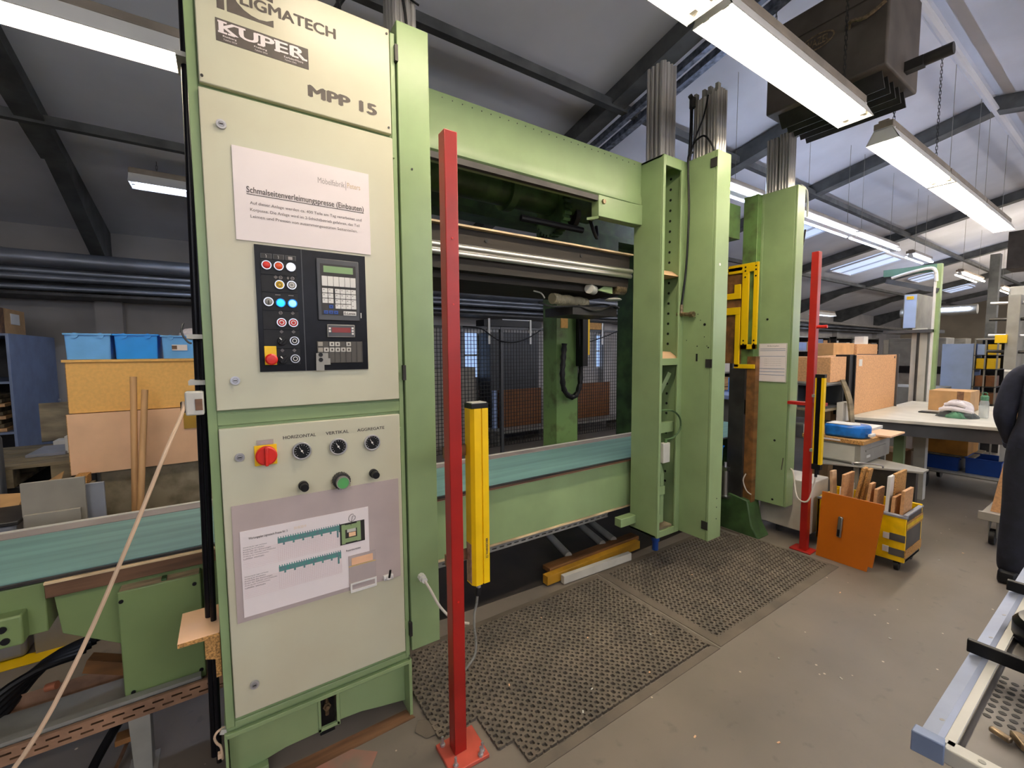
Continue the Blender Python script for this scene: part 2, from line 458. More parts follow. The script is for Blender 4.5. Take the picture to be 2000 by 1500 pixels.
# yellow floor line and the faded red patch by the cabinet foot
struct('trim_2', MB().box(-3.4, -.72, 3.06, 3.17, 0, .002), YEL)
struct('trim_3', MB().prism([(.02, 1.72), (.30, 1.70), (.42, 1.60), (.33, 1.48), (.05, 1.42), (-.1, 1.5)], 'z', 0, .0015), FRED)
struct('trim_4', MB().prism([(-.1, 1.73), (.58, 1.73), (.6, 1.67), (-.1, 1.66)], 'z', 0, .002), BROWN)

struct('shade_patch', MB().prism([(.62, 2.24), (1.6, 2.2), (2.5, 2.16), (3.5, 2.2), (3.6, 3.4), (.5, 3.4)], 'z', 0, .003), mat('floor_shade_patch', (50, 44, 38), .5, rgb2=(34, 30, 27), scale=4))  # beam's cast shade painted as a dark patch on the floor under the press
# ---- air ducts and pipes along the left wall
d = thing('air_duct', 'thick round galvanised duct high along the left wall, topmost of the pipes', 'duct', (0, 6.55, 2.55))
MB().cyl((X0 + .1, 6.55, 2.56), (8.4, 6.55, 2.56), .085, 20).build('pipe_run', ZINC, d)
for k in range(8): MB().cyl((-3.5 + k * 1.6, 6.55, 2.56), (-3.44 + k * 1.6, 6.55, 2.56), .091, 20).build('joint_band', ZINC, d)
for k, (y, z, r) in enumerate(((6.62, 2.44, .045), (6.5, 2.36, .035), (6.7, 2.30, .05), (6.55, 2.26, .03))):
    o = MB().cyl((X0 + .1, y, z), (24, y, z), r, 12).build('wall_pipe', ZINC if k != 2 else DARK, None, org=(0, y, z))
    tag(o, ['thin zinc pipe right under the thick duct on the left wall', 'slim zinc pipe second below the thick duct', 'dark steel pipe near the bottom of the wall pipe bundle', 'thinnest zinc pipe at the bottom of the wall pipe bundle'][k], 'pipe')
o = MB().box(X0 + .1, 8.4, 6.4, 6.95, 2.17, 2.2).build('cable_tray', DARK, None, org=(0, 6.6, 2.17)); tag(o, 'dark flat cable tray beneath the wall pipes on the left', 'tray')
o = MB().cyl((8.4, 6.55, 2.56), (25, 6.3, 2.42), .05, 12).build('steam_pipe', ALU, None, org=(8.4, 6.4, 2.5)); tag(o, 'long bright pipe along the far left wall behind the red post', 'pipe')
o = MB().cyl((5.05, 6.4, 2.52), (5.05, 6.4, 1.9), .04, 12).build('drop_pipe', STEEL, None, org=(5.05, 6.4, 1.9)); tag(o, 'vertical bright pipe dropping from the duct left of the rear green column', 'pipe')


# ---- fluorescent fittings
def make_lamp(label, xa, xb, y, z, warm=True, group='hanging fluorescent fittings', w=.19, simple=False, chains=True, batten=False):
    t = thing('fluorescent_lamp', label, 'lamp', (xa, y, z), group)
    h = w / 2
    mb = MB()
    for sg in (-1, 1):
        mb.prism([(y + sg * h, z), (y + sg * (h - .004), z - .003), (y + sg * .05, z + .085), (y + sg * .05, z + .093)], 'x', xa, xb)
    mb.box(xa, xb, y - .05, y + .05, z + .085, z + .093)
    for x_ in (xa, xb - .004): mb.prism([(y - h, z), (y + h, z), (y + .05, z + .088), (y - .05, z + .088)], 'x', x_, x_ + .004)
    if batten: mb = MB().prism([(y - .035, z + .04), (y + .035, z + .04), (y + .02, z + .093), (y - .02, z + .093)], 'x', xa, xb)
    mb.build('reflector', WHITE_REFL, t)
    MB().box(xa, xb, y - .055, y + .055, z + .093, z + .135).box(xa + .002, xb - .002, y - .03, y + .03, z + .135, z + .15).build('housing', LAMPG, t, bevel=.004)
    for sg in (-1, 1):
        yy = y + sg * (.06 if batten else .045)
        MB().cyl((xa + .035, yy, z + .047), (xb - .035, yy, z + .047), .014, 10).build('tube', E_WARM if warm else E_COOL, t)
        if not simple:
            for x_ in (xa + .012, xb - .034): MB().box(x_, x_ + .022, yy - .015, yy + .015, z + .02, z + .087).build('lamp_holder', WHITE, t)
    if chains:
        for x_ in (xa + .2, xb - .2):
            c = MB()
            if simple: c.cyl((x_, y, z + .14), (x_, y, roofz(y) + .14), .0022, 6)
            else: chain(c, (x_, y, z + .14), (x_, y, roofz(y) + .14))
            c.build('chain', GREYC if simple else DARK, t)
    return t


make_lamp('lit fluorescent fitting cut by the top edge, nearest over the rubber mats', .22, 1.79, 1.17, 3.0)
make_lamp('lit warm fluorescent fitting whose end hangs just below the heater', 1.83, 3.42, 1.17, 3.0)
for k, (a, b) in enumerate(((3.9, 5.35), (5.38, 6.75), (6.78, 8.1))):
    make_lamp('lit fluorescent fitting in the row beyond the heater, ' + ('the one nearest the heater' if k == 0 else 'middle one of three' if k == 1 else 'farthest one of three'), a, b, 1.17, 3.0, simple=k > 0)
make_lamp('lit fluorescent fitting at the top left behind the control cabinet', -1.5, .1, 2.8, 3.0)
make_lamp('small cool white fitting under the roof left of the control cabinet', -.66, .85, 5.3, 3.1, warm=False, w=.22)
R2 = [(3.7, 5.1), (5.14, 6.6), (6.64, 8.1), (8.8, 9.7), (11.7, 13.4), (15.4, 16.9), (18.6, 20.1)]
nm = ['between the second and third green columns', 'just right of the third green column', 'third along the second row, beyond the green columns', 'short and alone above the green gantry', 'behind the grey switch box gantry', 'sixth along the second row, far away', 'last and farthest of the second row']
for k, (a, b) in enumerate(R2):
    make_lamp('cool fluorescent fitting ' + nm[k], a, b, 2.22, 2.92, warm=(k > 3), simple=True, batten=True)
make_lamp('lone fluorescent fitting on the far left wall below the roof', 14.5, 16.0, 5.8, 2.6, warm=False, simple=True, chains=False)
# rows of the bay behind and beside the camera
for k, xa in enumerate((-2.2, .2, 2.6, 6.0, 9.5, 13.5, 17.5)):
    make_lamp('warm fluorescent fitting on the near side of the hall, ' + ['first', 'second', 'third', 'fourth', 'fifth', 'sixth', 'seventh'][k] + ' from the back wall', xa, xa + 1.6, -1.9, 3.1, simple=True, batten=True)
for k, xa in enumerate((12.5, 17, 21.5)):
    make_lamp('warm fluorescent fitting far down the middle of the hall, ' + ['nearest', 'middle', 'farthest'][k] + ' of three', xa, xa + 1.6, 1.2, 3.0, simple=True, batten=True)

# ---- unit heater hung from chains
h = thing('unit_heater', 'dusty dark box shaped air heater hanging on chains from the roof', 'heater', (3.6, 1.3, 3.25))
MB().box(3.40, 3.98, 1.02, 1.72, 3.27, 3.86).build('casing', HEAT, h, bevel=.012)
MB().box(3.385, 3.40, 1.05, 1.69, 3.70, 3.712).build('lid_lip', HEAT, h)
for k in range(5):
    x_ = 3.46 + k * .1
    MB().prism([(x_, 3.27), (x_ + .012, 3.27), (x_ + .075, 3.19), (x_ + .06, 3.185)], 'y', 1.06, 1.66).build('louvre', DARK, h)
lg = MB().lathe((0, 0, 0), [(.001, 0), (1, 0), (1, 1), (.001, 1)], 28)
ell = MB()
for k in range(28):
    a0, a1 = 2 * pi * k / 28, 2 * pi * (k + 1) / 28
    p = [(3.392, 1.40 - .105 * math.cos(a) * s_, 3.605 + .05 * math.sin(a) * s2) for a in (a0, a1) for s_, s2 in ((1, 1), (.9, .82))]
    ell.add(p, [(0, 2, 3, 1)])
ell.build('oval_badge', BRONZE, h, fix=False)
text('lettering', 'WAZEL', (3.396, 1.475, 3.58), (0, -1, 0), (0, 0, 1), .15, .05, BRONZE, h, bold=.02, ext=.003)
MB().box(3.39, 3.40, 1.44, 1.52, 3.40, 3.50).build('rating_plate', GREYC, h)
MB().tube([(3.39, 1.22, 3.58), (3.36, 1.2, 3.60), (3.36, 1.12, 3.58), (3.37, 1.03, 3.62)], .012).build('gas_pipe', BRONZE, h)
MB().box(3.70, 3.76, .93, 1.02, 3.32, 3.38).cyl((3.74, .80, 3.36), (3.74, .95, 3.36), .035, 12).build('flue_stub', DARK, h)
for x_, y_ in ((3.42, 1.68), (3.42, 1.10), (3.94, 1.68), (3.94, 1.02)):
    chain(MB(), (x_, y_, 3.86), (x_, y_, roofz(y_) + .14)).build('chain', DARK, h)

# ================================================================ THE PRESS
P = thing('edge_press', 'large green gluing press with tall columns, beams and guard covers', 'press', (1.6, 1.7, 0))


def part(mb, name, m, bevel=0, parent=None): return mb.build(name, m, parent or P, bevel=bevel)


# front beam with rolled lower edge
bp = [(2.0, 2.805), (2.0, 2.60), (1.992, 2.56), (1.995, 2.53), (2.01, 2.52), (2.12, 2.52), (2.12, 2.54), (2.04, 2.55), (2.04, 2.79), (2.14, 2.79), (2.14, 2.805)]
bm_ = part(MB().prism(bp, 'x', .60, 2.40), 'front_beam', GREEN)
for k in range(26): part(MB().cyl((.93 + k * .055, 1.9985, 2.782), (.93 + k * .055, 2.002, 2.782), .003, 8), 'rivet', DARK, parent=bm_)
part(MB().box(.6, 2.36, 2.0, 2.03, 2.49, 2.52), 'beam_lip', DARK)
br = part(MB().prism([(1.98, 1.996), (2.255, 1.996), (2.374, 1.985), (2.374, 2.06), (1.98, 2.06)], 'z', 2.395, 2.525), 'bracket', GREEN, .003)
part(MB().prism([(1.98, 2.06), (1.98, 1.996), (1.97, 2.02), (1.94, 2.06)], 'z', 2.38, 2.395), 'bracket_lip', GREEN)
part(MB().lathe((2.02, 1.984, 2.487), [(.001, 0), (.014, 0), (.016, .012), (.001, .012)], 6, 'y'), 'bolt_head', BRONZE, parent=br)
# rear beam, drive shaft and gear seen below the front beam
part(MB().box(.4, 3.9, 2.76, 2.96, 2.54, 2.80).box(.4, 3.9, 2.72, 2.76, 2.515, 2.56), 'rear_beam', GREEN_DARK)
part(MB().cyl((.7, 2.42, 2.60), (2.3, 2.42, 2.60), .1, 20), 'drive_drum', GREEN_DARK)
part(MB().cyl((1.55, 2.42, 2.60), (1.6, 2.42, 2.60), .13, 24), 'drum_flange', GREEN_DARK)
gm = MB().cyl((1.93, 2.42, 2.52), (1.99, 2.42, 2.52), .15, 26)
for k in range(26):
    a = 2 * pi * k / 26; gm.obox((1.96, 2.42 + .155 * math.cos(a), 2.52 + .155 * math.sin(a)), (.06, .022, .02), (a, 0, 0))
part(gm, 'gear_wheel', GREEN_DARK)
part(MB().cyl((2.0, 2.42, 2.52), (2.1, 2.42, 2.52), .05, 14).cyl((2.1, 2.42, 2.52), (2.14, 2.42, 2.52), .09, 16), 'gear_hub', DARK)
part(MB().cyl((1.6, 2.3, 2.40), (2.08, 2.25, 2.38), .02, 10), 'drive_rod', BLACK)
part(MB().prism([(2.03, 2.20), (2.80, 2.20), (2.62, 2.33), (2.9, 2.38), (2.9, 2.54), (2.03, 2.54)], 'y', 2.68, 2.71), 'web_plate', GREEN_DARK)
part(MB().cyl((2.05, 2.66, 2.42), (2.10, 2.66, 2.42), .035, 14), 'bearing_cap', BLACK)
part(MB().tube([(2.1, 2.2, 2.45), (2.12, 2.18, 2.36), (2.17, 2.2, 2.33), (2.2, 2.24, 2.42)], .012), 'hydraulic_hose', BLACK)

# upper platen
pl = part(MB().box(.62, 2.374, 2.16, 2.64, 1.95, 2.20), 'upper_platen', WOODD)
part(MB().box(.62, 2.374, 2.055, 2.17, 2.207, 2.217), 'platen_top_lip', LIP)  # lit top edge painted as a bright strip
part(MB().box(.62, 2.374, 2.09, 2.16, 2.12, 2.207), 'platen_web', WOODD)
rl = MB().cyl((.62, 2.072, 2.10), (2.374, 2.072, 2.10), .017, 12).cyl((.62, 2.078, 2.067), (2.374, 2.078, 2.067), .015, 12).box(.62, 2.374, 2.072, 2.16, 2.055, 2.118)
part(rl, 'guide_rail', ALU_X)
part(MB().box(.62, 2.374, 2.10, 2.16, 1.99, 2.055), 'platen_skirt', WOODD)
for x_ in (1.22, 1.92): part(MB().cyl((x_, 2.085, 2.16), (x_, 2.092, 2.16), .01, 10), 'bolt_head', BLACK)
part(MB().box(1.28, 2.374, 2.155, 2.165, 2.0, 2.012), 'green_strip', GREEN_DARK)

# hoses and cylinder ends under the platen by the second column
part(MB().tube([(1.79 + .02 * i, 2.22 + .004 * i, 1.895 + .003 * math.sin(i)) for i in range(19)], [.036, .036, .03, .03], 12, smooth=True), 'corrugated_hose', CORR)
part(MB().cyl((2.02, 2.12, 1.965), (2.10, 2.16, 1.965), .032, 18), 'cylinder_end', OFFW)
part(MB().prism([(2.1, 1.96), (2.24, 1.945), (2.24, 2.03)], 'y', 2.12, 2.14), 'gusset_plate', GREEN)
part(MB().cyl((2.26, 2.13, 1.98), (2.36, 2.13, 1.98), .035, 14), 'valve_block', BRONZE)
part(MB().tube([(1.7, 2.25, 1.87), (1.78, 2.22, 1.845), (1.9, 2.2, 1.85), (2.05, 2.2, 1.86), (2.25, 2.2, 1.88), (2.37, 2.2, 1.86)], .006), 'cable', BLACK)
part(MB().tube([(1.75, 2.25, 1.90), (1.72, 2.25, 1.93), (1.66, 2.25, 1.94)], .005), 'cable', CABW)
part(MB().tube([(2.0, 2.2, 1.86), (2.15, 2.18, 1.83), (2.3, 2.18, 1.87), (2.37, 2.18, 1.86)], .008), 'cable', DARK)
part(MB().lathe((2.28, 2.15, 1.905), [(.055, 0), (.06, .006), (.045, .014), (.001, .02)], 18), 'round_cover', OFFW)
part(MB().box(1.95, 2.37, 2.2, 2.5, 1.80, 1.86), 'cable_carrier_bed', DARK)

# second column: open channel body
b2 = MB()
b2.box(2.374, 2.388, 1.832, 2.055, .28, 2.80).box(2.590, 2.609, 1.832, 2.055, .28, 2.80).box(2.388, 2.590, 2.02, 2.055, .28, 2.80)
b2.box(2.374, 2.609, 1.832, 2.055, .28, .295).box(2.374, 2.609, 1.832, 2.055, 2.785, 2.80)
b2.box(2.374, 2.398, 1.82, 1.832, .28, 2.80).box(2.560, 2.609, 1.82, 1.832, .28, 2.80).box(2.398, 2.560, 1.82, 1.832, 2.735, 2.80).box(2.398, 2.560, 1.82, 1.832, .28, .325)
b2.box(2.398, 2.560, 1.82, 1.832, 1.455, 1.50)
c2 = part(b2, 'column', GREEN, .002)
for k in range(31):
    z = .62 + k * .07
    if 1.40 < z < 1.55: continue
    part(MB().cyl((2.5885, 1.925, z), (2.5902, 1.925, z), .009, 10), 'bolt_hole', BLACK, parent=c2)
for z in (1.50, 2.05):
    part(MB().prism([(1.835, z), (2.02, z), (2.02, z + .05), (1.9, z + .045)], 'x', 2.39, 2.586), 'inner_shelf', PLY, parent=c2)
part(MB().box(2.39, 2.588, 1.86, 1.90, .99, 1.06), 'cross_strap', GREEN, parent=c2)
part(MB().bar((2.42, 1.95, 1.1), (2.57, 1.9, 1.40), .03), 'diagonal_tube', GREEN, parent=c2)
arm = MB().prism([(2.40, .36), (2.49, .36), (2.49, .70), (2.46, .78), (2.43, .78), (2.455, .70), (2.455, .42), (2.42, .42), (2.42, .80), (2.40, .80)], 'y', 1.86, 1.90)
arm.box(2.42, 2.49, 1.85, 1.90, .56, .62)
part(arm, 'lever_arm', GREEN, .002, parent=c2)
part(MB().box(2.41, 2.44, 1.86, 1.9, .325, .36), 'pivot_block', DARK, parent=c2)
part(MB().box(2.42, 2.55, 1.835, 2.0, .326, .34), 'dust_heap', PALLET, parent=c2)

# cover of column two: box with a hinged front lid
cv = MB().box(2.609, 2.755, 1.616, 1.855, .285, 2.80)
c2v = part(cv, 'guard_cover', GREEN, .002)
part(MB().box(2.607, 2.755, 1.598, 1.6135, .285, 2.80), 'cover_lid', GREEN, .002)
for z in (.36, 1.44, 2.70): part(MB().box(2.603, 2.609, 1.60, 1.645, z, z + .055), 'hinge', DARK, parent=c2v)
for y_, z_, r_ in ((1.66, 1.72, .009), (1.63, 1.57, .005), (1.71, 1.58, .004), (1.75, 1.78, .004), (1.73, 1.77, .003), (1.69, 1.75, .003), (1.71, 1.79, .003), (1.79, 1.62, .003), (1.66, 1.64, .003), (1.64, 1.58, .003)):
    part(MB().cyl((2.6075, y_, z_), (2.61, y_, z_), r_, 10), 'screw_hole', BLACK, parent=c2v)
part(MB().box(2.607, 2.61, 1.705, 1.717, 1.48, 1.53), 'slot', BLACK, parent=c2v)
part(MB().cyl((2.66, 1.5965, 2.10), (2.66, 1.599, 2.10), .009, 12), 'plug', WHITE, parent=c2v)
for z_ in (.42, .5, .56): part(MB().cyl((2.70, 1.5965, z_), (2.70, 1.599, z_), .004, 8), 'screw_hole', BLACK, parent=c2v)
hz = part(MB().tube([(2.64, 1.80, 2.86), (2.60, 1.80, 2.83), (2.585, 1.79, 2.72), (2.58, 1.775, 2.45), (2.585, 1.79, 2.1), (2.58, 1.815, 1.85)], .007), 'air_hose', BLACK)
part(MB().cyl((2.58, 1.815, 1.86), (2.58, 1.815, 1.80), .012, 10).cyl((2.58, 1.845, 1.80), (2.58, 1.75, 1.79), .014, 10).cyl((2.58, 1.75, 1.79), (2.58, 1.72, 1.79), .019, 10), 'hose_fitting', BRONZE)
part(MB().box(2.40, 2.47, 1.80, 1.835, .80, .935), 'junction_box', OFFW, .004)
part(MB().cyl((2.44, 1.815, .935), (2.44, 1.815, .96), .01, 10).tube([(2.44, 1.815, .955), (2.50, 1.80, .965), (2.56, 1.79, 1.02), (2.55, 1.79, 1.10), (2.48, 1.80, 1.15), (2.40, 1.83, 1.155)], .006), 'sensor_cable', GREEN_DARK)
part(MB().cyl((2.50, 1.93, .20), (2.50, 1.93, .285), .03, 14).cyl((2.50, 1.93, .13), (2.50, 1.93, .21), .022, 12), 'levelling_foot', BLUED)
part(MB().box(2.22, 2.374, 2.0, 2.06, .33, .39), 'foot_lug', GREEN, .004)
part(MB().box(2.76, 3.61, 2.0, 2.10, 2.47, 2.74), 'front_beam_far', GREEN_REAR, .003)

# first column cover beside the cabinet
part(MB().box(.598, .727, 1.684, 1.90, .29, 2.815), 'guard_cover', GREEN, .003)
for z in (.36, 1.44, 2.66): part(MB().box(.588, .600, 1.676, 1.700, z, z + .06), 'hinge', DARK)
part(MB().cyl((.647, 1.681, 2.274), (.647, 1.685, 2.274), .004, 8), 'screw_hole', BLACK)
part(MB().cyl((.645, 1.64, .604), (.645, 1.685, .604), .012, 12).cyl((.645, 1.66, .604), (.645, 1.685, .604), .016, 8), 'cable_gland', WHITE)
part(MB().tube([(.645, 1.645, .604), (.66, 1.62, .57), (.69, 1.59, .50), (.74, 1.56, .44), (.80, 1.55, .41)], .0055), 'light_curtain_cable', CABW)

# third frame
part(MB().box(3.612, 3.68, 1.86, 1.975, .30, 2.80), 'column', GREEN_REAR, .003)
c3 = part(MB().box(3.68, 3.80, 1.615, 1.86, .29, 2.805), 'guard_cover', GREEN, .003)
part(MB().box(3.68, 3.80, 1.60, 1.613, .29, 2.805), 'cover_lid', GREEN, .002)
part(MB().box(3.675, 3.68, 1.845, 1.875, .29, 2.805), 'cover_edge', GREEN, .001)
for y_, z_ in ((1.79, 1.80), (1.70, .82), (1.70, .33)): part(MB().cyl((3.678, y_, z_), (3.681, y_, z_), .009, 10), 'bolt_hole', BLACK, parent=c3)
part(MB().obox((3.679, 1.635, .64), (.003, .006, .10), (.1, 0, 0)), 'scrape_mark', INK, parent=c3)
ft = MB().prism([(2.12, 0), (1.74, 0), (1.80, .10), (1.84, .30), (2.0, .33), (2.12, .20)], 'x', 3.56, 3.74)
part(ft, 'foot_block', GREEN_DARK, .01)
part(MB().box(3.60, 3.66, 1.83, 1.90, .28, 1.50), 'inner_channel', TIMB)
part(MB().box(3.57, 3.60, 1.90, 2.03, .30, 1.40), 'inner_plate', DARK)
yf = MB()
yf.box(3.585, 3.60, 1.825, 2.075, 2.19, 2.26).box(3.585, 3.60, 1.825, 1.862, 1.56, 2.19).box(3.585, 3.60, 1.90, 1.955, 1.56, 2.19).box(3.585, 3.60, 1.825, 1.955, 1.56, 1.60)
yf.box(3.585, 3.61, 1.955, 2.10, 2.21, 2.24).box(3.585, 3.60, 1.965, 2.09, 1.98, 2.03).box(3.585, 3.60, 1.965, 2.02, 2.03, 2.10).box(3.585, 3.60, 1.965, 2.10, 1.85, 1.91)
yf.box(3.585, 3.60, 1.965, 2.005, 1.41, 1.85).box(3.585, 3.60, 1.835, 2.005, 1.40, 1.435)
yo = part(yf, 'yellow_guide_frame', YELP, .002); yo['label'] = 'yellow painted guide frame'
for y_ in (1.845, 1.93):
    for z_ in (1.60, 1.63, 2.15, 2.20, 2.23): part(MB().cyl((3.582, y_, z_), (3.586, y_, z_), .007, 8), 'bolt_head', BLACK, parent=yo)
part(MB().box(3.602, 3.70, 1.96, 2.14, 1.44, 2.20), 'clutch_block', TIMB)
part(MB().cyl((3.55, 2.03, .30), (3.55, 2.03, .54), .028, 14).box(3.51, 3.59, 1.98, 2.07, .285, .30).box(3.52, 3.58, 2.0, 2.06, .52, .55), 'air_cylinder', STEEL)
part(MB().cyl((3.55, 2.03, .55), (3.55, 2.03, .59), .012, 10), 'piston_rod', CHROME)
part(MB().tube([(3.58, 1.99, .42), (3.58, 1.95, .36), (3.58, 1.96, .31)], .005).tube([(3.58, 1.95, .52), (3.58, 1.93, .45), (3.57, 1.99, .33)], .005), 'air_hose', DARK)
part(MB().box(3.58, 3.60, 1.90, 1.93, 1.02, 1.14), 'limit_switch', OFFW)
part(MB().tube([(3.58, 1.87, .52), (3.57, 1.885, .46), (3.58, 1.86, .38), (3.60, 1.83, .35)], .005), 'cable', CABW)

# rear columns
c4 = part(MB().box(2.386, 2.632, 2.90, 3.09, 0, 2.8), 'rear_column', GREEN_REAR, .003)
part(MB().box(2.43, 2.51, 2.895, 2.90, 1.755, 1.85), 'yellow_label', CHIPY, parent=c4)
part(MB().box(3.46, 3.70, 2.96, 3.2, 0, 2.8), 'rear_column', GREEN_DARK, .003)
part(MB().tube([(2.44, 2.86, 1.62), (2.43, 2.86, 1.50), (2.41, 2.85, 1.36), (2.43, 2.85, 1.22), (2.52, 2.85, 1.15), (2.60, 2.85, 1.22), (2.625, 2.85, 1.45), (2.60, 2.85, 1.85)], [.026, .02], 10), 'drag_chain', BLACK)
part(MB().box(2.60, 2.66, 2.80, 2.89, 1.42, 1.95), 'chain_guide', BLACK)
part(MB().box(2.66, 2.70, 2.82, 2.86, 1.52, 1.90), 'yellow_strip', YELP)
part(MB().tube([(3.40, 2.7, 1.45 - .05 * i + .03) for i in range(9)], [.05, .043], 10), 'hose_bundle', CORR)

# machined actuator profiles standing on the columns
def profile(x0, x1, y0, y1, z0, z1, n=4):
    mb = MB().box(x0 + .008, x1 - .008, y0 + .008, y1 - .008, z0, z1)
    for i in range(n):
        y_ = y0 + (i + .5) * (y1 - y0) / n; x_ = x0 + (i + .5) * (x1 - x0) / n
        for c in ((x0 + .008, y_), (x1 - .008, y_)): mb.cyl((c[0], c[1], z0), (c[0], c[1], z1), (y1 - y0) / n * .36, 10)
        for c in ((x_, y0 + .008), (x_, y1 - .008)): mb.cyl((c[0], c[1], z0), (c[0], c[1], z1), (x1 - x0) / n * .36, 10)
    return part(mb, 'cylinder_profile', ALU)


profile(.605, .70, 1.735, 1.86, 2.70, 3.35)
profile(2.64, 2.745, 1.625, 1.70, 2.78, 3.20)
profile(2.64, 2.745, 1.715, 1.80, 2.78, 3.18)
profile(2.46, 2.60, 1.90, 2.04, 2.80, 3.44)
profile(3.69, 3.79, 1.67, 1.755, 2.78, 3.23)
profile(3.69, 3.79, 1.765, 1.85, 2.78, 3.22)
for y_ in (1.64, 1.69, 1.73, 1.79): part(MB().box(2.64, 2.67, y_ - .01, y_ + .01, 3.18, 3.225), 'end_clamp', GREYC)
part(MB().cyl((2.63, 1.80, 3.14), (2.63, 1.80, 3.20), .02, 12).cyl((2.63, 1.80, 3.19), (2.60, 1.80, 3.21), .014, 10), 'hose_elbow', DARK)
part(MB().tube([(2.62, 1.80, 3.15), (2.62, 1.80, 3.0), (2.62, 1.81, 2.8)], .011), 'hydraulic_hose', BLACK)
part(MB().tube([(2.63, 1.69, 3.17), (2.62, 1.71, 3.05), (2.62, 1.77, 2.93), (2.62, 1.80, 2.84)], .005).tube([(2.62, 1.80, 2.83), (2.61, 1.77, 2.90), (2.61, 1.70, 2.92), (2.62, 1.65, 2.85), (2.63, 1.64, 2.81)], .006), 'cable', BLACK)
part(MB().tube([(.63, 1.73, 3.05), (.635, 1.725, 2.98), (.65, 1.725, 2.88), (.66, 1.73, 2.80)], .006).tube([(.60, 1.735, 2.93), (.62, 1.728, 2.96), (.66, 1.728, 2.95), (.71, 1.73, 2.94)], .004), 'cable', BLACK)
part(MB().tube([(3.79, 1.63, 2.83), (3.86, 1.62, 2.80), (3.89, 1.62, 2.70), (3.89, 1.62, 2.60)], .008), 'cable', OFFW)
part(MB().tube([(3.87, 1.62, 2.50), (3.84, 1.62, 2.38), (3.80, 1.62, 2.28)], .007), 'cable', BLACK)

# ---- conveyor bed (runs the whole length, through the press)
CV = thing('belt_conveyor', 'long flat conveyor with teal belt running through the green press', 'conveyor', (1.2, 2.35, 0))


def cpart(mb, name, m, bevel=0, parent=None): return mb.build(name, m, parent or CV, bevel=bevel)


BZ = .795
cpart(MB().box(-3.6, 4.4, 2.07, 2.575, BZ - .012, BZ), 'belt', BELT)
cpart(MB().box(-3.6, 4.4, 2.575, 2.68, BZ - .02, BZ + .003), 'rear_edge_strip', mat('grey_mauve_strip', (140, 130, 126), .5))
cpart(MB().box(-3.6, 4.4, 2.66, 2.685, BZ - .02, BZ + .006), 'rear_rim', OFFW)
cpart(MB().box(-3.6, 4.4, 2.055, 2.07, BZ - .012, BZ - .003), 'front_edge_strip', DARK)
cpart(MB().box(-.55, .0, 2.045, 2.1, .725, .775).box(.75, 3.4, 2.07, 2.12, .765, BZ - .012), 'resin_edge', BROWN, .002)
cpart(MB().box(-.55, .0, 2.04, 2.1, .775, .782).box(.75, 3.4, 2.065, 2.12, BZ - .011, BZ - .004).box(.75, 3.4, 2.085, 2.12, .757, .765), 'worn_edge', LIP)
cpart(MB().box(.6, 3.4, 2.10, 2.62, .43, .757), 'side_beam', GREEN, .003)
cpart(MB().box(.6, 2.5, 2.095, 2.13, .418, .43), 'bottom_flange', LIP)
cpart(MB().prism([(-.545, .725), (-.53, .565), (-.36, .455), (-.26, .405), (-.23, .41), (.5, .43), (.5, .725)], 'y', 2.10, 2.14), 'side_panel', GREEN_L, .002)
cpart(MB().box(-.37, -.125, 2.04, 2.11, .265, .69), 'cover_box', GREEN_L, .004)
cpart(MB().box(-.365, -.13, 2.045, 2.12, .69, .6905), 'box_top', LIP)
for x_, z_ in ((-.36, .655), (-.145, .655), (-.345, .30), (-.14, .30)): cpart(MB().cyl((x_, 2.036, z_), (x_, 2.041, z_), .007, 10), 'screw', BLACK)
cpart(MB().box(-.245, -.23, 2.05, 2.08, .69, .70), 'latch', GREEN_DARK)
cpart(MB().box(-3.6, -.555, 2.07, 2.6, .60, .775), 'side_beam', GREEN_L, .004)
cl = cpart(MB().box(-.68, -.60, 2.02, 2.08, .60, .70), 'clamp_block', GREEN_L, .006)
for x_, z_ in ((-.645, .665), (-.64, .625)): cpart(MB().cyl((x_, 2.015, z_), (x_, 2.021, z_), .011, 12), 'socket_bolt', BLACK, parent=cl)
cpart(MB().cyl((-.72, 2.03, .65), (-.69, 2.03, .65), .01, 10), 'shaft', DARK)
cpart(MB().box(-.02, .03, 2.03, 2.09, .68, .75), 'bearing_plate', GREYC)
for x_ in (-2.8, 3.2): cpart(MB().box(x_, x_ + .12, 2.2, 2.5, 0, .6), 'leg', GREEN_DARK)
cpart(MB().box(4.0, 4.12, 2.2, 2.5, 0, BZ - .02), 'leg', GREEN_DARK)

# perforated cable tray under the conveyor
T = thing('cable_tray', 'perforated metal cable tray running below the conveyor', 'tray', (0, 2.1, .2))
for a, b in ((-1.6, .62), (.62, 2.3)):
    y_, z_ = 1.98, (.235 if a < 0 else .33)
    if a > 0: y_ = 2.2
    mb = MB(); n = int((b - a) / .055)
    h_ = .052
    for r0, r1 in ((0, .011), (.018, .032), (.039, h_)): mb.box(a, b, y_, y_ + .002, z_ + r0, z_ + r1)
    for i in range(n + 1):
        for r0, r1, o_ in ((.011, .018, 0), (.032, .039, .027)):
            xa_ = a + i * .055 + o_
            mb.box(xa_, min(b, xa_ + .022), y_, y_ + .002, z_ + r0, z_ + r1)
    mb.box(a, b, y_, y_ + .30, z_ - .002, z_).box(a, b, y_, y_ + .012, z_ + h_, z_ + h_ + .002).box(a, b, y_ + .3, y_ + .302, z_, z_ + h_)
    mb.build('tray_section', mat('dusty_tray_steel', (158, 122, 96), .6, .3, var=.25, scale=10) if a < 0 else GREYC, T)
MB().box(-1.6, -.14, 2.0, 2.03, .287, .30).box(-1.6, -.14, 2.05, 2.22, .25, .262).build('inner_channel', GREYC, T)
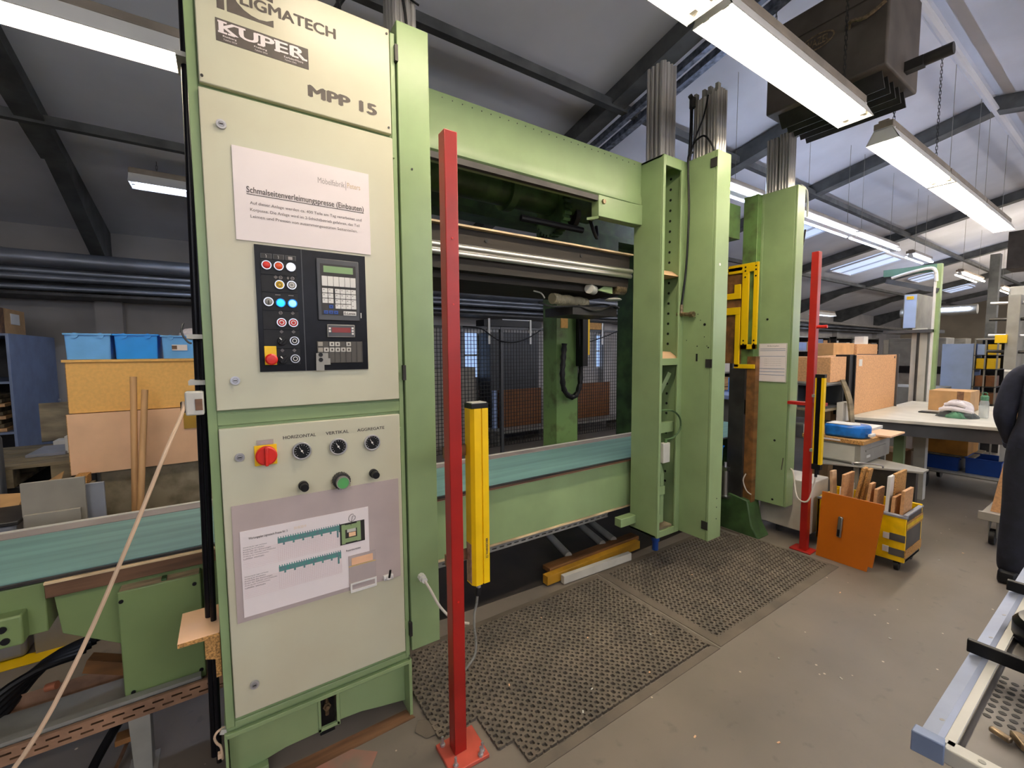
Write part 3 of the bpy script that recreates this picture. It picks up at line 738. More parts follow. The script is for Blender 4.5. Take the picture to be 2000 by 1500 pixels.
MB().prism([(-.352, .0), (-.30, .0), (-.297, .235), (-.36, .235)], 'y', 2.0, 2.06).box(-.375, -.285, 1.99, 2.09, 0, .006).build('support_foot', GREYC, T, bevel=.002)
MB().box(-1.3, -1.24, 2.0, 2.06, 0, .235).build('support_foot', GREYC, T)
MB().box(.9, .95, 2.42, 2.47, 0, .33).build('support_foot', GREYC, T)

# ================================================================ CONTROL CABINET
K = thing('control_cabinet', 'tall green control cabinet with three pale doors at the front of the press', 'cabinet', (.26, 1.9, 0))


def kp(mb, name, m, bevel=0, parent=None): return mb.build(name, m, parent or K, bevel=bevel)


F_ = 1.68
fr = MB().box(-.06, .592, 1.70, 2.02, .25, 2.765)
kp(fr, 'frame', GREEN, .006)
kp(MB().box(-.06, -.034, 1.692, 1.70, .27, 2.765).box(.574, .592, 1.692, 1.70, .27, 2.765).box(-.034, .574, 1.692, 1.70, .262, .285).box(-.034, .574, 1.692, 1.70, 1.315, 1.355), 'front_rim', GREEN, .002)
# skirt
sk = MB()
sk.prism([(-.055, .235), (-.055, .02), (.02, .045), (.12, .062), (.243, .062), (.243, .235)], 'y', 1.75, 1.756)
sk.prism([(.305, .235), (.305, .075), (.40, .068), (.47, .052), (.585, .03), (.585, .235)], 'y', 1.75, 1.756)
sk.box(.235, .313, 1.75, 1.756, .21, .235).box(.235, .313, 1.744, 1.756, .062, .075).box(.235, .245, 1.744, 1.756, .06, .235).box(.303, .315, 1.744, 1.756, .06, .235)
sk.box(.585, .598, 1.69, 1.86, 0, .25).box(-.066, -.058, 1.69, 1.86, 0, .25).box(-.06, .592, 1.688, 1.76, .235, .250)
sk.box(-.02, .06, 1.72, 1.75, 0, .05)
kp(sk, 'skirt', GREEN, .001)
kp(MB().box(.248, .303, 1.80, 1.95, 0, .22), 'plinth_core', BLACK)
kp(MB().cyl((.275, 1.79, .12), (.275, 1.81, .12), .016, 6).cyl((.275, 1.78, .12), (.275, 1.80, .12), .009, 8).cyl((.275, 1.80, .08), (.275, 1.80, .20), .008, 10), 'anchor_bolt', BRONZE)
# doors
d1 = kp(MB().box(-.03, .568, F_, 1.70, 2.385, 2.765), 'top_panel', CREAM, .003)
d2 = kp(MB().box(-.034, .571, F_, 1.70, 1.366, 2.371), 'upper_door', CREAM, .003)
d3 = kp(MB().box(-.032, .570, F_, 1.70, .304, 1.305), 'lower_door', CREAM, .003)
U3, V3 = (1, 0, 0), (0, 0, 1)


def lab(s, x, z, w_, h_, m, parent, bold=0., name='lettering', y=F_): return text(name, s, (x, y, z), U3, V3, w_, h_, m, parent, bold)


for x_, z_, pr in ((-.022, 2.404, d1), (.558, 2.745, d1), (.557, 2.406, d1)): kp(MB().cyl((x_, 1.677, z_), (x_, 1.681, z_), .004, 10), 'screw', DARK, parent=pr)
for x_, z_, pr in ((.021, 2.27, d2), (.021, 1.463, d2), (.022, 1.207, d3), (.029, .404, d3)):
    kp(MB().ring((x_, 1.672, z_), (x_, 1.681, z_), .014, .008).lathe((x_, 1.672, z_), [(.001, 0), (.007, 0), (.008, .004), (.001, .005)], 14, 'y'), 'door_lock', CHROME, parent=pr)
    kp(MB().box(x_ - .005, x_ + .005, 1.669, 1.673, z_ - .0015, z_ + .0015), 'lock_slot', DARK, parent=pr)
for z_ in (2.30, 1.47): kp(MB().box(.570, .578, 1.681, 1.695, z_, z_ + .04), 'door_hinge', GREEN)
for z_ in (1.215, .40): kp(MB().box(.569, .577, 1.681, 1.695, z_, z_ + .035), 'door_hinge', GREEN)
# lettering on the top panel
lab('LIGMATECH', .088, 2.655, .288, .036, INK, d1, .035)
lg = MB().prism([(.026, 2.620), (.046, 2.620), (.046, 2.71), (.026, 2.71)], 'y', 1.6793, 1.6803)
arc = [(.053, 2.71), (.053, 2.620), (.181, 2.620), (.181, 2.643)]
for k in range(9):
    t = k / 8; a = math.radians(262 - 84 * t)
    arc.append((.145 + .088 * math.cos(a) + (.012 if t < .2 else 0), 2.71 + .083 * math.sin(a)))
lg.prism([(.053, 2.72), (.053, 2.620), (.181, 2.620), (.181, 2.642), (.162, 2.632), (.14, 2.629), (.118, 2.633), (.098, 2.642), (.081, 2.657), (.069, 2.678), (.063, 2.72)], 'y', 1.6793, 1.6803)
lg.prism([(.150, 2.700), (.182, 2.696), (.182, 2.71)], 'y', 1.6793, 1.6803)
kp(lg, 'maker_emblem', INK, parent=d1)
kp(MB().box(.020, .283, 1.6788, 1.6803, 2.523, 2.590), 'name_plate', INK, parent=d1)
# slab serif name
text('lettering', 'KUPER', (.028, 1.6786, 2.549), U3, V3, .246, .034, PAPER, d1, .03)
se = MB()
for x0_, x1_, tops in ((.026, .050, 3), (.062, .082, 1), (.080, .100, 1), (.132, .150, 3), (.180, .196, 3), (.232, .252, 3)):
    if tops & 1: se.box(x0_, x1_, 1.6780, 1.6786, 2.579, 2.584)
    if tops & 2: se.box(x0_, x1_, 1.6780, 1.6786, 2.548, 2.553)
se.box(.052, .070, 1.6780, 1.6786, 2.548, 2.553).box(.262, .279, 1.6780, 1.6786, 2.547, 2.553)
kp(se, 'serifs', PAPER, parent=d1)
for x_, s1, s2 in ((.038, 'Rietberg', 'Telefon 0524'), (.122, 'Freiburg', 'Telefon 0761'), (.208, 'Karlsdorf/Gera', 'Telefon 0365')):
    text('lettering', s1, (x_, 1.6786, 2.5365), U3, V3, .036 if len(s1) < 10 else .058, .0065, PAPER, d1, .01)
    text('lettering', s2, (x_ + .001, 1.6786, 2.5285), U3, V3, .036, .0045, PAPER, d1)
lab('MPP 15', .277, 2.434, .237, .0405, INK, d1, .055)

# paper sign on the upper door
sg = boxthing('notice_sheet', PAPER, 'white paper notice taped to the upper cabinet door above the control panel', 'paper', (.045, .474, 1.6755, 1.6775, 1.920, 2.215), bevel=0)
PS = 1.6753
text('lettering', 'Möbelfabrik', (.297, PS, 2.148), U3, V3, .090, .020, INKL, sg)
MB().box(.3905, .392, PS - .0006, PS, 2.140, 2.172).build('divider_line', INKL, sg)
text('lettering', 'Peters', (.396, PS, 2.150), U3, V3, .046, .018, LIP, sg)
text('lettering', 'Schmalseitenverleimungspresse (Einbauten)', (.080, PS, 2.068), U3, V3, .372, .026, INK, sg, .008)
MB().box(.080, .452, PS - .0006, PS, 2.0685, 2.0705).build('underline', INK, sg)
for k, s_ in enumerate(('Auf dieser Anlage werden ca. 400 Teile am Tag verarbeitet und', 'Korpusse. Die Anlage wird im 2-Schichtbetrieb gefahren, das Teil', 'Leimen und Pressen von zusammengesetzten Seitenteilen.')):
    text('lettering', s_, (.088, PS, 2.035 - k * .0215), U3, V3, .355 - k * .008, .0125, INK, sg)

# control panel
cp = kp(MB().box(.0905, .452, 1.676, 1.681, 1.487, 1.913), 'panel_bezel', CREAM)
kp(MB().box(.093, .4505, 1.6735, 1.6765, 1.489, 1.911), 'control_panel', BLACKG)
kp(MB().box(.2325, .2352, 1.6725, 1.6737, 1.489, 1.911), 'panel_joint', GRAPH)
CPY = 1.6733
for (xa, xb, za, zb) in ((.108, .217, 1.815, 1.885), (.108, .217, 1.757, 1.813), (.108, .217, 1.696, 1.755), (.108, .217, 1.632, 1.694), (.108, .217, 1.568, 1.63), (.145, .217, 1.512, 1.566)):
    kp(MB().box(xa, xb, CPY - .0015, CPY, za, zb), 'button_plate', BLACK, .0006)
for xa in (.109, .146, .182):
    fm = MB().box(xa, xa + .034, CPY - .004, CPY, 1.866, 1.884)
    kp(fm, 'label_holder', GRAPH, .001)
    kp(MB().box(xa + .003, xa + .031, CPY - .0048, CPY - .004, 1.868, 1.882), 'label_insert', DARK)
# lightning and pictograms
for xa in (.126, .162): kp(MB().bar((xa - .001, CPY - .0052, 1.880), (xa + .001, CPY - .0052, 1.875), .001).bar((xa + .001, CPY - .0052, 1.875), (xa + .0, CPY - .0052, 1.869), .001), 'lightning_mark', WHITE)
kp(MB().box(.192, .205, CPY - .0052, CPY - .0048, 1.870, 1.880), 'pictogram', INKL)
for x_, z_, kind in ((.152, 1.808, 0), (.167, 1.808, 1), (.189, 1.808, 2), (.203, 1.808, 1), (.162, 1.689, 1), (.199, 1.689, 0), (.162, 1.625, 0), (.199, 1.625, 0), (.162, 1.561, 0), (.199, 1.561, 0), (.156, 1.749, 3), (.196, 1.749, 3)):
    mb = MB()
    if kind == 0: mb.ring((x_, CPY - .0028, z_), (x_, CPY - .0015, z_), .0058, .0045, 4).box(x_ - .002, x_ + .002, CPY - .0028, CPY - .0015, z_ - .001, z_ + .001)
    elif kind == 1: mb.ring((x_, CPY - .0028, z_), (x_, CPY - .0015, z_), .0055, .0043, 16).box(x_ - .003, x_ + .003, CPY - .0028, CPY - .0015, z_ - .0006, z_ + .0006)
    elif kind == 2: mb.box(x_ - .0006, x_ + .0006, CPY - .0028, CPY - .0015, z_ - .005, z_ + .005).box(x_ - .003, x_ + .003, CPY - .0028, CPY - .0015, z_ - .001, z_ + .001)
    else: mb.box(x_ - .008, x_ + .008, CPY - .0028, CPY - .0015, z_ - .0008, z_ + .0008)
    kp(mb, 'pictogram', INKL)


def button(x, z, m, r=.0148, ring=CHROME, cap=None, name='push_button'):
    b = kp(MB().ring((x, CPY - .010, z), (x, CPY, z), r, r * .8, 22), name, ring)
    kp(MB().lathe((x, CPY - .011, z), [(.0005, 0), (r * .55, .0006), (r * .8, .003), (r * .8, .011), (.0005, .011)], 20, 'y'), 'button_cap', m, parent=b)
    if cap: kp(MB().ring((x, CPY - .0122, z), (x, CPY - .0105, z), r * .52, r * .36, 16), 'cap_ring', cap, parent=b)
    return b


button(.126, 1.845, REDP); button(.162, 1.845, ORANGEP); button(.199, 1.845, LITW)
button(.162, 1.783, YEL, cap=BROWN); button(.199, 1.784, GREYC, cap=WHITE)
button(.163, 1.722, LITB, ring=BLUE); button(.199, 1.722, LITB2, ring=BLUE)
button(.163, 1.656, REDP, cap=WHITE); button(.199, 1.656, REDP, cap=WHITE)
b = button(.127, 1.724, GREYC, name='key_switch'); kp(MB().box(.1255, .1285, CPY - .016, CPY - .010, 1.716, 1.728), 'key_slot', DARK, parent=b)
for x_, z_ in ((.200, 1.594), (.200, 1.532)):
    b = button(x_, z_, BLACK, name='push_button', cap=WHITE)
for x_, z_ in ((.162, 1.593), (.163, 1.530)):
    b = kp(MB().cyl((x_, CPY - .012, z_), (x_, CPY, z_), .0145, 20).obox((x_, CPY - .018, z_), (.009, .014, .028), (0, .7, 0)), 'selector_switch', BLACK, .001)
    kp(MB().obox((x_ - .006, CPY - .0255, z_ + .007), (.003, .001, .009), (0, -.7, 0)), 'pointer', WHITE, parent=b)
es = kp(MB().box(.108, .144, CPY - .003, CPY, 1.512, 1.576), 'emergency_stop', YEL, .001)
kp(MB().cyl((.126, CPY - .02, 1.531), (.126, CPY, 1.531), .011, 16).lathe((.126, CPY - .034, 1.531), [(.0005, 0), (.014, .001), (.0188, .005), (.0188, .011), (.012, .014), (.0005, .014)], 24, 'y'), 'mushroom_head', REDP, parent=es)
# operator terminal
tm = kp(MB().box(.279, .424, 1.664, CPY, 1.668, 1.886), 'operator_terminal', GRAPH, .003)
kp(MB().box(.302, .403, 1.663, 1.6645, 1.838, 1.861), 'display', LCD, parent=tm)
kp(MB().box(.291, .413, 1.6636, 1.6642, 1.687, 1.868), 'key_field', DARK, parent=tm)
for i in range(6):
    xa = .295 + i * .0195
    kp(MB().box(xa, xa + .0185, 1.6622, 1.6637, 1.790, 1.825), 'function_key', WHITE, .0008, parent=tm)
for i in range(2):
    for j in range(3): kp(MB().box(.295 + i * .0195, .3125 + i * .0195, 1.6622, 1.6637, 1.766 - j * .0183, 1.782 - j * .0183), 'key', WHITE, .0006, parent=tm)
for i in range(4):
    for j in range(4):
        if i == 3 and j > 2: continue
        z0_ = 1.7655 - j * .0182 - (.018 if (i == 3 and j == 2) else 0)
        kp(MB().box(.338 + i * .0185, .3552 + i * .0185, 1.6622, 1.6637, z0_, 1.7815 - j * .0182), 'key', WHITE, .0006, parent=tm)
mk = MB()
for i in range(2):
    for j in range(3): mk.box(.2985 + i * .0195, .3025 + i * .0195, 1.6616, 1.6622, 1.776 - j * .0183, 1.778 - j * .0183)
for i in range(4):
    for j in range(4): mk.box(.3415 + i * .0185, .3455 + i * .0185, 1.6616, 1.6622, 1.7755 - j * .0182, 1.7775 - j * .0182)
kp(mk, 'key_marks', INK, parent=tm)
for x_, z_ in ((.316, 1.711), (.298, 1.691), (.315, 1.691), (.332, 1.691)):
    kp(MB().box(x_, x_ + .0145, 1.662, 1.6637, z_, z_ + .0125), 'arrow_key', BLUED, .0006, parent=tm)
    kp(MB().cyl((x_ + .0072, 1.6614, z_ + .006), (x_ + .0072, 1.662, z_ + .006), .003, 3), 'arrow', BLACK, parent=tm)
kp(MB().box(.365, .410, 1.6622, 1.6637, 1.688, 1.703), 'maker_label', WHITE, parent=tm)
text('lettering', 'E-Lenze', (.368, 1.6620, 1.691), U3, V3, .038, .009, INK, tm, .02)
kp(MB().box(.428, .431, 1.672, CPY, 1.681, 1.70), 'white_tab', WHITE)
# digital meter
mt = kp(MB().box(.307, .403, 1.662, CPY, 1.608, 1.654), 'digital_meter', GREYC, .002)
kp(MB().box(.310, .400, 1.6612, 1.6622, 1.611, 1.651), 'meter_face', GRAPH, parent=mt)
kp(MB().box(.3225, .3875, 1.6604, 1.6614, 1.625, 1.643), 'display', REDLED, parent=mt)
for z_ in (1.636, 1.626): kp(MB().box(.312, .319, 1.6602, 1.6614, z_, z_ + .007), 'key', WHITE, parent=mt)
for z_ in (1.638, 1.628, 1.618): kp(MB().box(.391, .398, 1.6602, 1.6614, z_, z_ + .007), 'key', WHITE, parent=mt)
# row of small lamps
st = kp(MB().box(.272, .430, 1.668, CPY, 1.515, 1.593), 'indicator_strip', mat('dark_indicator_panel', (72, 68, 60), .45), .001)
for i in range(6):
    for j in range(2):
        if (j == 0 and i in (1, 4)): continue
        kp(MB().box(.2745 + i * .0194, .291 + i * .0194, 1.6655, 1.6682, 1.5755 - j * .0205, 1.591 - j * .0205), 'indicator_key', OFFW if i else GREYP, .001, parent=st)
        if i: kp(MB().box(.280 + i * .0194, .286 + i * .0194, 1.665, 1.6656, 1.580 - j * .0205, 1.587 - j * .0205), 'key_sign', INK, parent=st)
for i in range(8): kp(MB().box(.2915 + i * .0194, .2922 + i * .0194, 1.667, 1.6682, 1.516, 1.592), 'strip_joint', BLACK, parent=st)
pt = kp(MB().prism([(.267, 1.551), (.307, 1.551), (.307, 1.532), (.314, 1.532), (.314, 1.509), (.293, 1.509), (.293, 1.488), (.266, 1.488)], 'y', 1.664, 1.667), 'grey_cover_plate', GREYC)
for z_ in (1.545, 1.527): kp(MB().cyl((.282, 1.6628, z_), (.282, 1.6642, z_), .0075, 14), 'plate_hole', BLACK, parent=pt)

# lower door instruments
ms = kp(MB().box(.064, .131, 1.674, F_, 1.170, 1.239), 'main_switch', YEL, .001)
kp(MB().lathe((.098, 1.650, 1.205), [(.0005, 0), (.028, 0), (.0325, .004), (.0325, .016), (.027, .024), (.0005, .024)], 26, 'y'), 'rotary_disc', REDP, parent=ms)
kp(MB().box(.0925, .1035, 1.640, 1.655, 1.172, 1.236), 'rotary_handle', REDP, .003, parent=ms)
kp(MB().box(.072, .122, 1.676, F_, 1.240, 1.257), 'switch_label', GREYP)
kp(MB().box(.075, .119, 1.6755, 1.6762, 1.243, 1.254), 'label_text_field', INKL)
for x_, s_, x0_, w_, r_ in ((.209, 'HORIZONTAL', .152, .106, .031), (.332, 'VERTIKAL', .291, .081, .031), (.456, 'AGGREGATE', .403, .104, .0305)):
    z_ = 1.204
    g = kp(MB().ring((x_, 1.668, z_), (x_, F_, z_), r_, r_ * .84, 30), 'pressure_gauge', CHROME, .001)
    kp(MB().cyl((x_, 1.672, z_), (x_, 1.678, z_), r_ * .85, 26), 'dial', BLACK, parent=g)
    for k in range(13):
        a = math.radians(225 - k * 22.5)
        kp(MB().bar((x_ + .019 * math.cos(a), 1.6717, z_ + .019 * math.sin(a)), (x_ + .0235 * math.cos(a), 1.6717, z_ + .0235 * math.sin(a)), .0009), 'tick', WHITE, parent=g)
    kp(MB().bar((x_ + .005, 1.671, z_ - .009), (x_ - .008, 1.671, z_ + .014), .0016).cyl((x_, 1.6705, z_), (x_, 1.672, z_), .0035, 10), 'needle', WHITE, parent=g)
    lab(s_, x0_, 1.251, w_, .0115, INK, d3, .02)
for x_, z_ in ((.209, 1.078), (.458, 1.082)):
    kp(MB().cyl((x_, 1.662, z_), (x_, F_, z_), .0165, 18).cyl((x_, 1.636, z_), (x_, 1.664, z_), .0135, 18), 'black_knob', BLACK, .001)
gk = MB(); pts = [(.337 + (.029 + (.0022 if k % 2 else 0)) * math.cos(pi * k / 20), 1.076 + (.029 + (.0022 if k % 2 else 0)) * math.sin(pi * k / 20)) for k in range(40)]
gk.prism(pts, 'y', 1.652, F_)
b = kp(gk, 'ribbed_knob', DARK)
kp(MB().cyl((.337, 1.636, 1.074), (.337, 1.652, 1.074), .0215, 24), 'green_button', mat('green_plastic', (86, 160, 92), .35), .001, parent=b)
kp(MB().ring((.337, 1.6345, 1.074), (.337, 1.652, 1.074), .0235, .0205, 24), 'button_rim', GREYC, parent=b)
st2 = kp(MB().obox((.337, 1.6796, 1.058), (.07, .0006, .045)), 'grime_patch', mat('greasy_grime', (140, 124, 92), .6, rgb2=(196, 190, 160), scale=40), parent=d3)

# plastic sleeve and its sheet
sl = boxthing('plastic_sleeve', mat('grey_plastic_sleeve', (180, 166, 162), .28, var=.05), 'grey plastic wallet fixed across the lower cabinet door', 'wallet', (-.010, .556, 1.6765, 1.6795, .638, 1.045), bevel=0)
sh = boxthing('maintenance_plan', PAPER, 'printed maintenance chart in the wallet on the lower cabinet door', 'paper', (.010, .433, 1.6742, 1.6762, .654, .954), bevel=0)
Y_ = 1.6741


def sp(mb, name, m): return mb.build(name, m, sh)


def rect(x0_, x1_, z0_, z1_, mb=None): return (mb or MB()).box(x0_, x1_, Y_ - .0005, Y_, z0_, z1_)


text('lettering', 'Wartungsplan Ligmatech Presse Nr. 3', (.034, Y_, .920), U3, V3, .118, .010, INK, sh, .01)
text('lettering', '2018/2019', (.172, Y_, .925), U3, V3, .04, .009, LIP, sh)
text('lettering', 'Reparaturticket', (.346, Y_, .794), U3, V3, .054, .009, INK, sh, .01)
gr = MB(); hd = MB()
for (za, zb) in ((.822, .904), (.720, .802)):
    rect(.120, .328, zb - .018, zb, hd)
    for k in range(27): rect(.121 + k * .0078, .124 + k * .0078, zb, zb + .006, hd)
    for k in range(7): rect(.136 + k * .031, .142 + k * .031, zb - .026, zb - .018, hd)
    rect(.315, .321, zb - .045, zb - .018, hd)
    for k in range(34): rect(.120 + k * .0063, .1204 + k * .0063, za, zb - .018, gr)
    for k in range(11): rect(.014, .328, za + k * .0062, za + .0005 + k * .0062, gr)
sp(gr, 'table_lines', PINK); sp(hd, 'table_header', TEAL)
for zb in (.900, .798):
    for k in range(6):
        text('lettering', ['Schmierung der Lager und Ketten', 'Reinigung der Druckbalken', 'Kontrolle der Sicherungen', 'Prüfen der Zylinder und Schläuche', 'Prüfung der Lichtschranke', 'Luftfilter wechseln'][k], (.017, Y_, zb - .006 - k * .0078), U3, V3, [.07, .062, .082, .096, .075, .06][k], .0052, INK, sh)
ph = sp(MB().box(.326, .417, Y_ - .0012, Y_, .825, .907), 'printed_picture', DARK)
for a in ((.332, .345, .828, .903), (.388, .402, .830, .905), (.345, .388, .882, .900), (.345, .388, .832, .848)): MB().box(a[0], a[1], Y_ - .002, Y_ - .0012, a[2], a[3]).build('picture_frame_shape', GREEN, ph)
MB().box(.358, .383, Y_ - .002, Y_ - .0012, .852, .868).build('picture_load_shape', LAM, ph)
MB().box(.352, .384, Y_ - .0018, Y_ - .0012, .87, .882).build('picture_load_shape', OFFW, ph)
MB().tube([(.366, Y_ - .002, .895), (.370, Y_ - .002, .917), (.374, Y_ - .002, .930), (.383, Y_ - .002, .928), (.382, Y_ - .002, .918), (.371, Y_ - .002, .910), (.360, Y_ - .002, .915), (.360, Y_ - .002, .928), (.370, Y_ - .002, .938), (.378, Y_ - .002, .936)], .0008, 5).build('handwritten_mark', INK, sh)
pk = boxthing('ticket_pocket', PLASTIC, 'small clear pocket holding an orange ticket, right of the maintenance chart', 'pocket', (.353, .455, 1.6715, 1.6735, .640, .776), bevel=0)
oc = boxthing('orange_ticket', mat('orange_card', (240, 190, 150), .6), 'orange ticket sticking up in the clear pocket', 'card', (.364, .444, 1.6704, 1.6713, .738, .766), bevel=0)
MB().box(.357, .456, 1.669, 1.6712, .630, .640).box(.357, .456, 1.669, 1.6712, .661, .667).box(.357, .363, 1.669, 1.6712, .640, .661).box(.449, .456, 1.669, 1.6712, .640, .661).build('white_frame', WHITE, pk)
MB().box(.353, .455, 1.6706, 1.6712, .734, .7355).build('pocket_edge', YEL, pk)
tg = thing('toggle_switch', 'tiny black toggle on a white block at the wallet corner', 'switch', (.502, 1.675, .645))
MB().box(.483, .522, 1.664, F_, .640, .660).cyl((.502, 1.660, .65), (.502, 1.67, .65), .010, 12).build('switch_block', WHITE, tg, bevel=.003)
MB().cyl((.502, 1.655, .655), (.505, 1.648, .687), .0045, 10).build('toggle_lever', BLACK, tg)
for x_ in (.489, .516): MB().cyl((x_, 1.662, .647), (x_, 1.665, .647), .003, 8).build('screw', CHROME, tg)

# pipes, box and cable at the cabinet's left edge
bp_ = thing('black_pipe', 'black vertical pipe strapped to the left edge of the control cabinet', 'pipe', (-.09, 1.82, .1))
MB().cyl((-.102, 1.84, .08), (-.052, 1.76, 3.3), .0125, 12).cyl((-.088, 1.80, .08), (-.040, 1.74, 3.3), .009, 12).build('pipe_body', BLACKG, bp_)
for z_ in (2.47, 1.60, 1.45): MB().box(-.105 + (z_ - 1.5) * .018, -.055 + (z_ - 1.5) * .018, 1.728, 1.85, z_, z_ + .014).build('clamp', OFFW, bp_)
MB().tube([(-.11, 1.75, 1.65), (-.115, 1.73, 1.62), (-.10, 1.72, 1.59), (-.09, 1.72, 1.585)], .003).build('tie_end', GRAPH, bp_)
sb = thing('socket_box', 'pale grey switch box clamped on the black pipe left of the cabinet', 'switch box', (-.09, 1.72, 1.355))
MB().box(-.115, -.066, 1.685, 1.735, 1.356, 1.432).build('box_body', OFFW, sb, bevel=.005)
MB().box(-.089, -.070, 1.682, 1.686, 1.372, 1.408).build('brown_label', BROWN, sb)
MB().box(-.128, -.114, 1.70, 1.72, 1.365, 1.40).build('plug', BLACK, sb, bevel=.003)
cb_ = MB().tube([(-.118, 1.70, 1.40), (-.125, 1.68, 1.36), (-.16, 1.62, 1.27), (-.25, 1.57, 1.03), (-.36, 1.54, .76), (-.47, 1.52, .55), (-.60, 1.50, .42), (-.8, 1.5, .30)], .0055, 8).build('cord', CABC, None, org=(-.12, 1.7, 1.3))
tag(cb_, 'beige cord sagging from the switch box down to the left', 'cord')
wb = thing('plywood_shelf', 'small plywood shelf with a stepped bracket on the cabinet left side', 'shelf', (-.12, 1.76, .6))
MB().box(-.175, -.062, 1.70, 1.90, .602, .617).build('shelf_board', LAM, wb, bevel=.001)
MB().box(-.174, -.062, 1.6985, 1.70, .603, .616).build('board_edge', CHIPE, wb)
MB().prism([(-.105, .602), (-.062, .602), (-.062, .455), (-.078, .455), (-.078, .52), (-.105, .53)], 'y', 1.71, 1.74).build('bracket', CHIPE, wb, bevel=.001)
hk = thing('cable_hook', 'pale bent cable loop at the lower left corner of the cabinet', 'cable', (-.08, 1.72, .2))
MB().tube([(-.066, 1.72, .262), (-.085, 1.71, .262), (-.094, 1.71, .245), (-.088, 1.71, .222), (-.078, 1.71, .205), (-.075, 1.71, .17), (-.075, 1.72, .15)], .004, 8).box(-.088, -.076, 1.705, 1.72, .165, .183).build('cable_loop', CABC, hk)
MB().obox((-.067, 1.715, .255), (.02, .02, .016), (0, .4, 0)).build('gland', OFFW, hk)
tp = MB().tube([(.20, 1.9, 3.35), (.36, 1.86, 3.02), (.42, 1.82, 2.90), (.40, 1.80, 2.77)], .009).build('cable', BLACK, None, org=(.3, 1.85, 2.8)); tag(tp, 'black cable rising from the cabinet top, right one of two', 'cable')
tp = MB().tube([(.12, 1.9, 3.35), (.30, 1.86, 2.98), (.35, 1.82, 2.85), (.33, 1.80, 2.77)], .009).build('cable', BLACK, None, org=(.2, 1.85, 2.8)); tag(tp, 'black cable rising from the cabinet top, left one of two', 'cable')
tp2 = MB().tube([(.75, 1.95, 3.35), (.55, 1.86, 3.06), (.45, 1.82, 2.93), (.38, 1.82, 2.80)], .010).build('cable', BLACK, None, org=(.6, 1.85, 2.8)); tag(tp2, 'thick black cable running up from the cabinet towards the steel profile', 'cable')

# notice on the far column
ns = boxthing('notice_sheet', PAPER, 'laminated table notice on the side of the far green column', 'paper', (3.672, 3.6745, 1.63, 1.845, 1.295, 1.605), bevel=0)
MB().box(3.671, 3.6722, 1.632, 1.843, 1.297, 1.300).box(3.671, 3.6722, 1.632, 1.843, 1.600, 1.603).box(3.671, 3.6722, 1.632, 1.636, 1.297, 1.603).box(3.671, 3.6722, 1.839, 1.843, 1.297, 1.603).build('sheet_border', OFFW, ns)
for z_ in (1.56, 1.545, 1.50, 1.40, 1.375, 1.35): MB().box(3.6705, 3.6722, 1.642, 1.835, z_, z_ + .0035).build('table_line', BLUEC, ns)
text('lettering', 'Arbeitsplan', (3.6715, 1.78, 1.577), (0, -1, 0), V3, .09, .012, INK, ns)
for k in range(4): text('lettering', 'Anlage nur mit Schutz betreiben', (3.6715, 1.80, 1.475 - k * .017), (0, -1, 0), V3, .13, .007, INKL, ns)

# ================================================================ LIGHT CURTAINS AND POSTS
rp = thing('guard_post', 'tall red square post bolted to the floor beside the control cabinet', 'post', (.685, 1.425, 0))
MB().box(.656, .706, 1.40, 1.45, .016, 2.315).build('post_tube', RED, rp, bevel=.003)
MB().prism([(.615, 1.342), (.77, 1.336), (.775, 1.49), (.613, 1.485)], 'z', .001, .016).build('base_plate', mat('faded_red_plate', (190, 84, 68), .4, var=.2), rp, bevel=.002)
for x_, y_ in ((.635, 1.468), (.752, 1.36), (.738, 1.348), (.64, 1.362)):
    MB().cyl((x_, y_, .016), (x_, y_, .024), .0105, 6).cyl((x_, y_, .024), (x_, y_, .052), .005, 10).build('anchor_bolt', CHROME, rp)
for z_ in (1.72, 1.95, .62): MB().cyl((.68, 1.3985, z_), (.68, 1.4, z_), .004, 8).build('rivet', REDP, rp)
rp2 = thing('guard_post', 'red square post standing beyond the third column by the orange board', 'post', (3.66, 1.46, 0))
MB().box(3.64, 3.69, 1.425, 1.475, .012, 2.27).build('post_tube', RED, rp2, bevel=.003)
MB().box(3.61, 3.73, 1.385, 1.53, .001, .012).build('base_plate', RED, rp2, bevel=.002)
MB().box(3.67, 3.73, 1.36, 1.425, 1.13, 1.155).box(3.64, 3.69, 1.475, 1.60, 1.13, 1.155).build('cross_arm', RED, rp2, bevel=.002)
MB().cyl((3.66, 1.36, 1.72), (3.66, 1.425, 1.72), .012, 10).build('grip', REDP, rp2)
MB().box(3.62, 3.66, 1.405, 1.425, 1.20, 1.22).box(3.62, 3.66, 1.405, 1.425, .79, .81).build('mounting_bracket', CHROME, rp2)
lc = thing('light_barrier', 'yellow upright light barrier mounted behind the near red post', 'sensor', (.835, 1.53, .59))
MB().prism([(.800, 1.515), (.812, 1.50), (.842, 1.50), (.842, 1.506), (.848, 1.506), (.848, 1.50), (.876, 1.50), (.876, 1.56), (.800, 1.56)], 'z', .592, 1.325).build('housing', YEL, lc)
MB().box(.799, .877, 1.499, 1.561, 1.325, 1.346).build('end_cap', BLACK, lc, bevel=.002)
MB().box(.805, .872, 1.505, 1.555, 1.346, 1.349).build('cap_top', OFFW, lc)
MB().box(.7985, .8, 1.516, 1.558, .60, .765).build('side_lens', mat('dusty_brown_label', (176, 140, 122), .5, var=.2, scale=60), lc)
text('lettering', 'E2 WARNSICHER', (.868, 1.4995, .70), (0, 0, 1), (-1, 0, 0), .085, .010, INK, lc, .03)
MB().cyl((.838, 1.53, .567), (.838, 1.53, .592), .010, 10).build('stud', CHROME, lc)
MB().cyl((.832, 1.53, .535), (.836, 1.53, .567), .013, 10).build('plug', BLACK, lc)
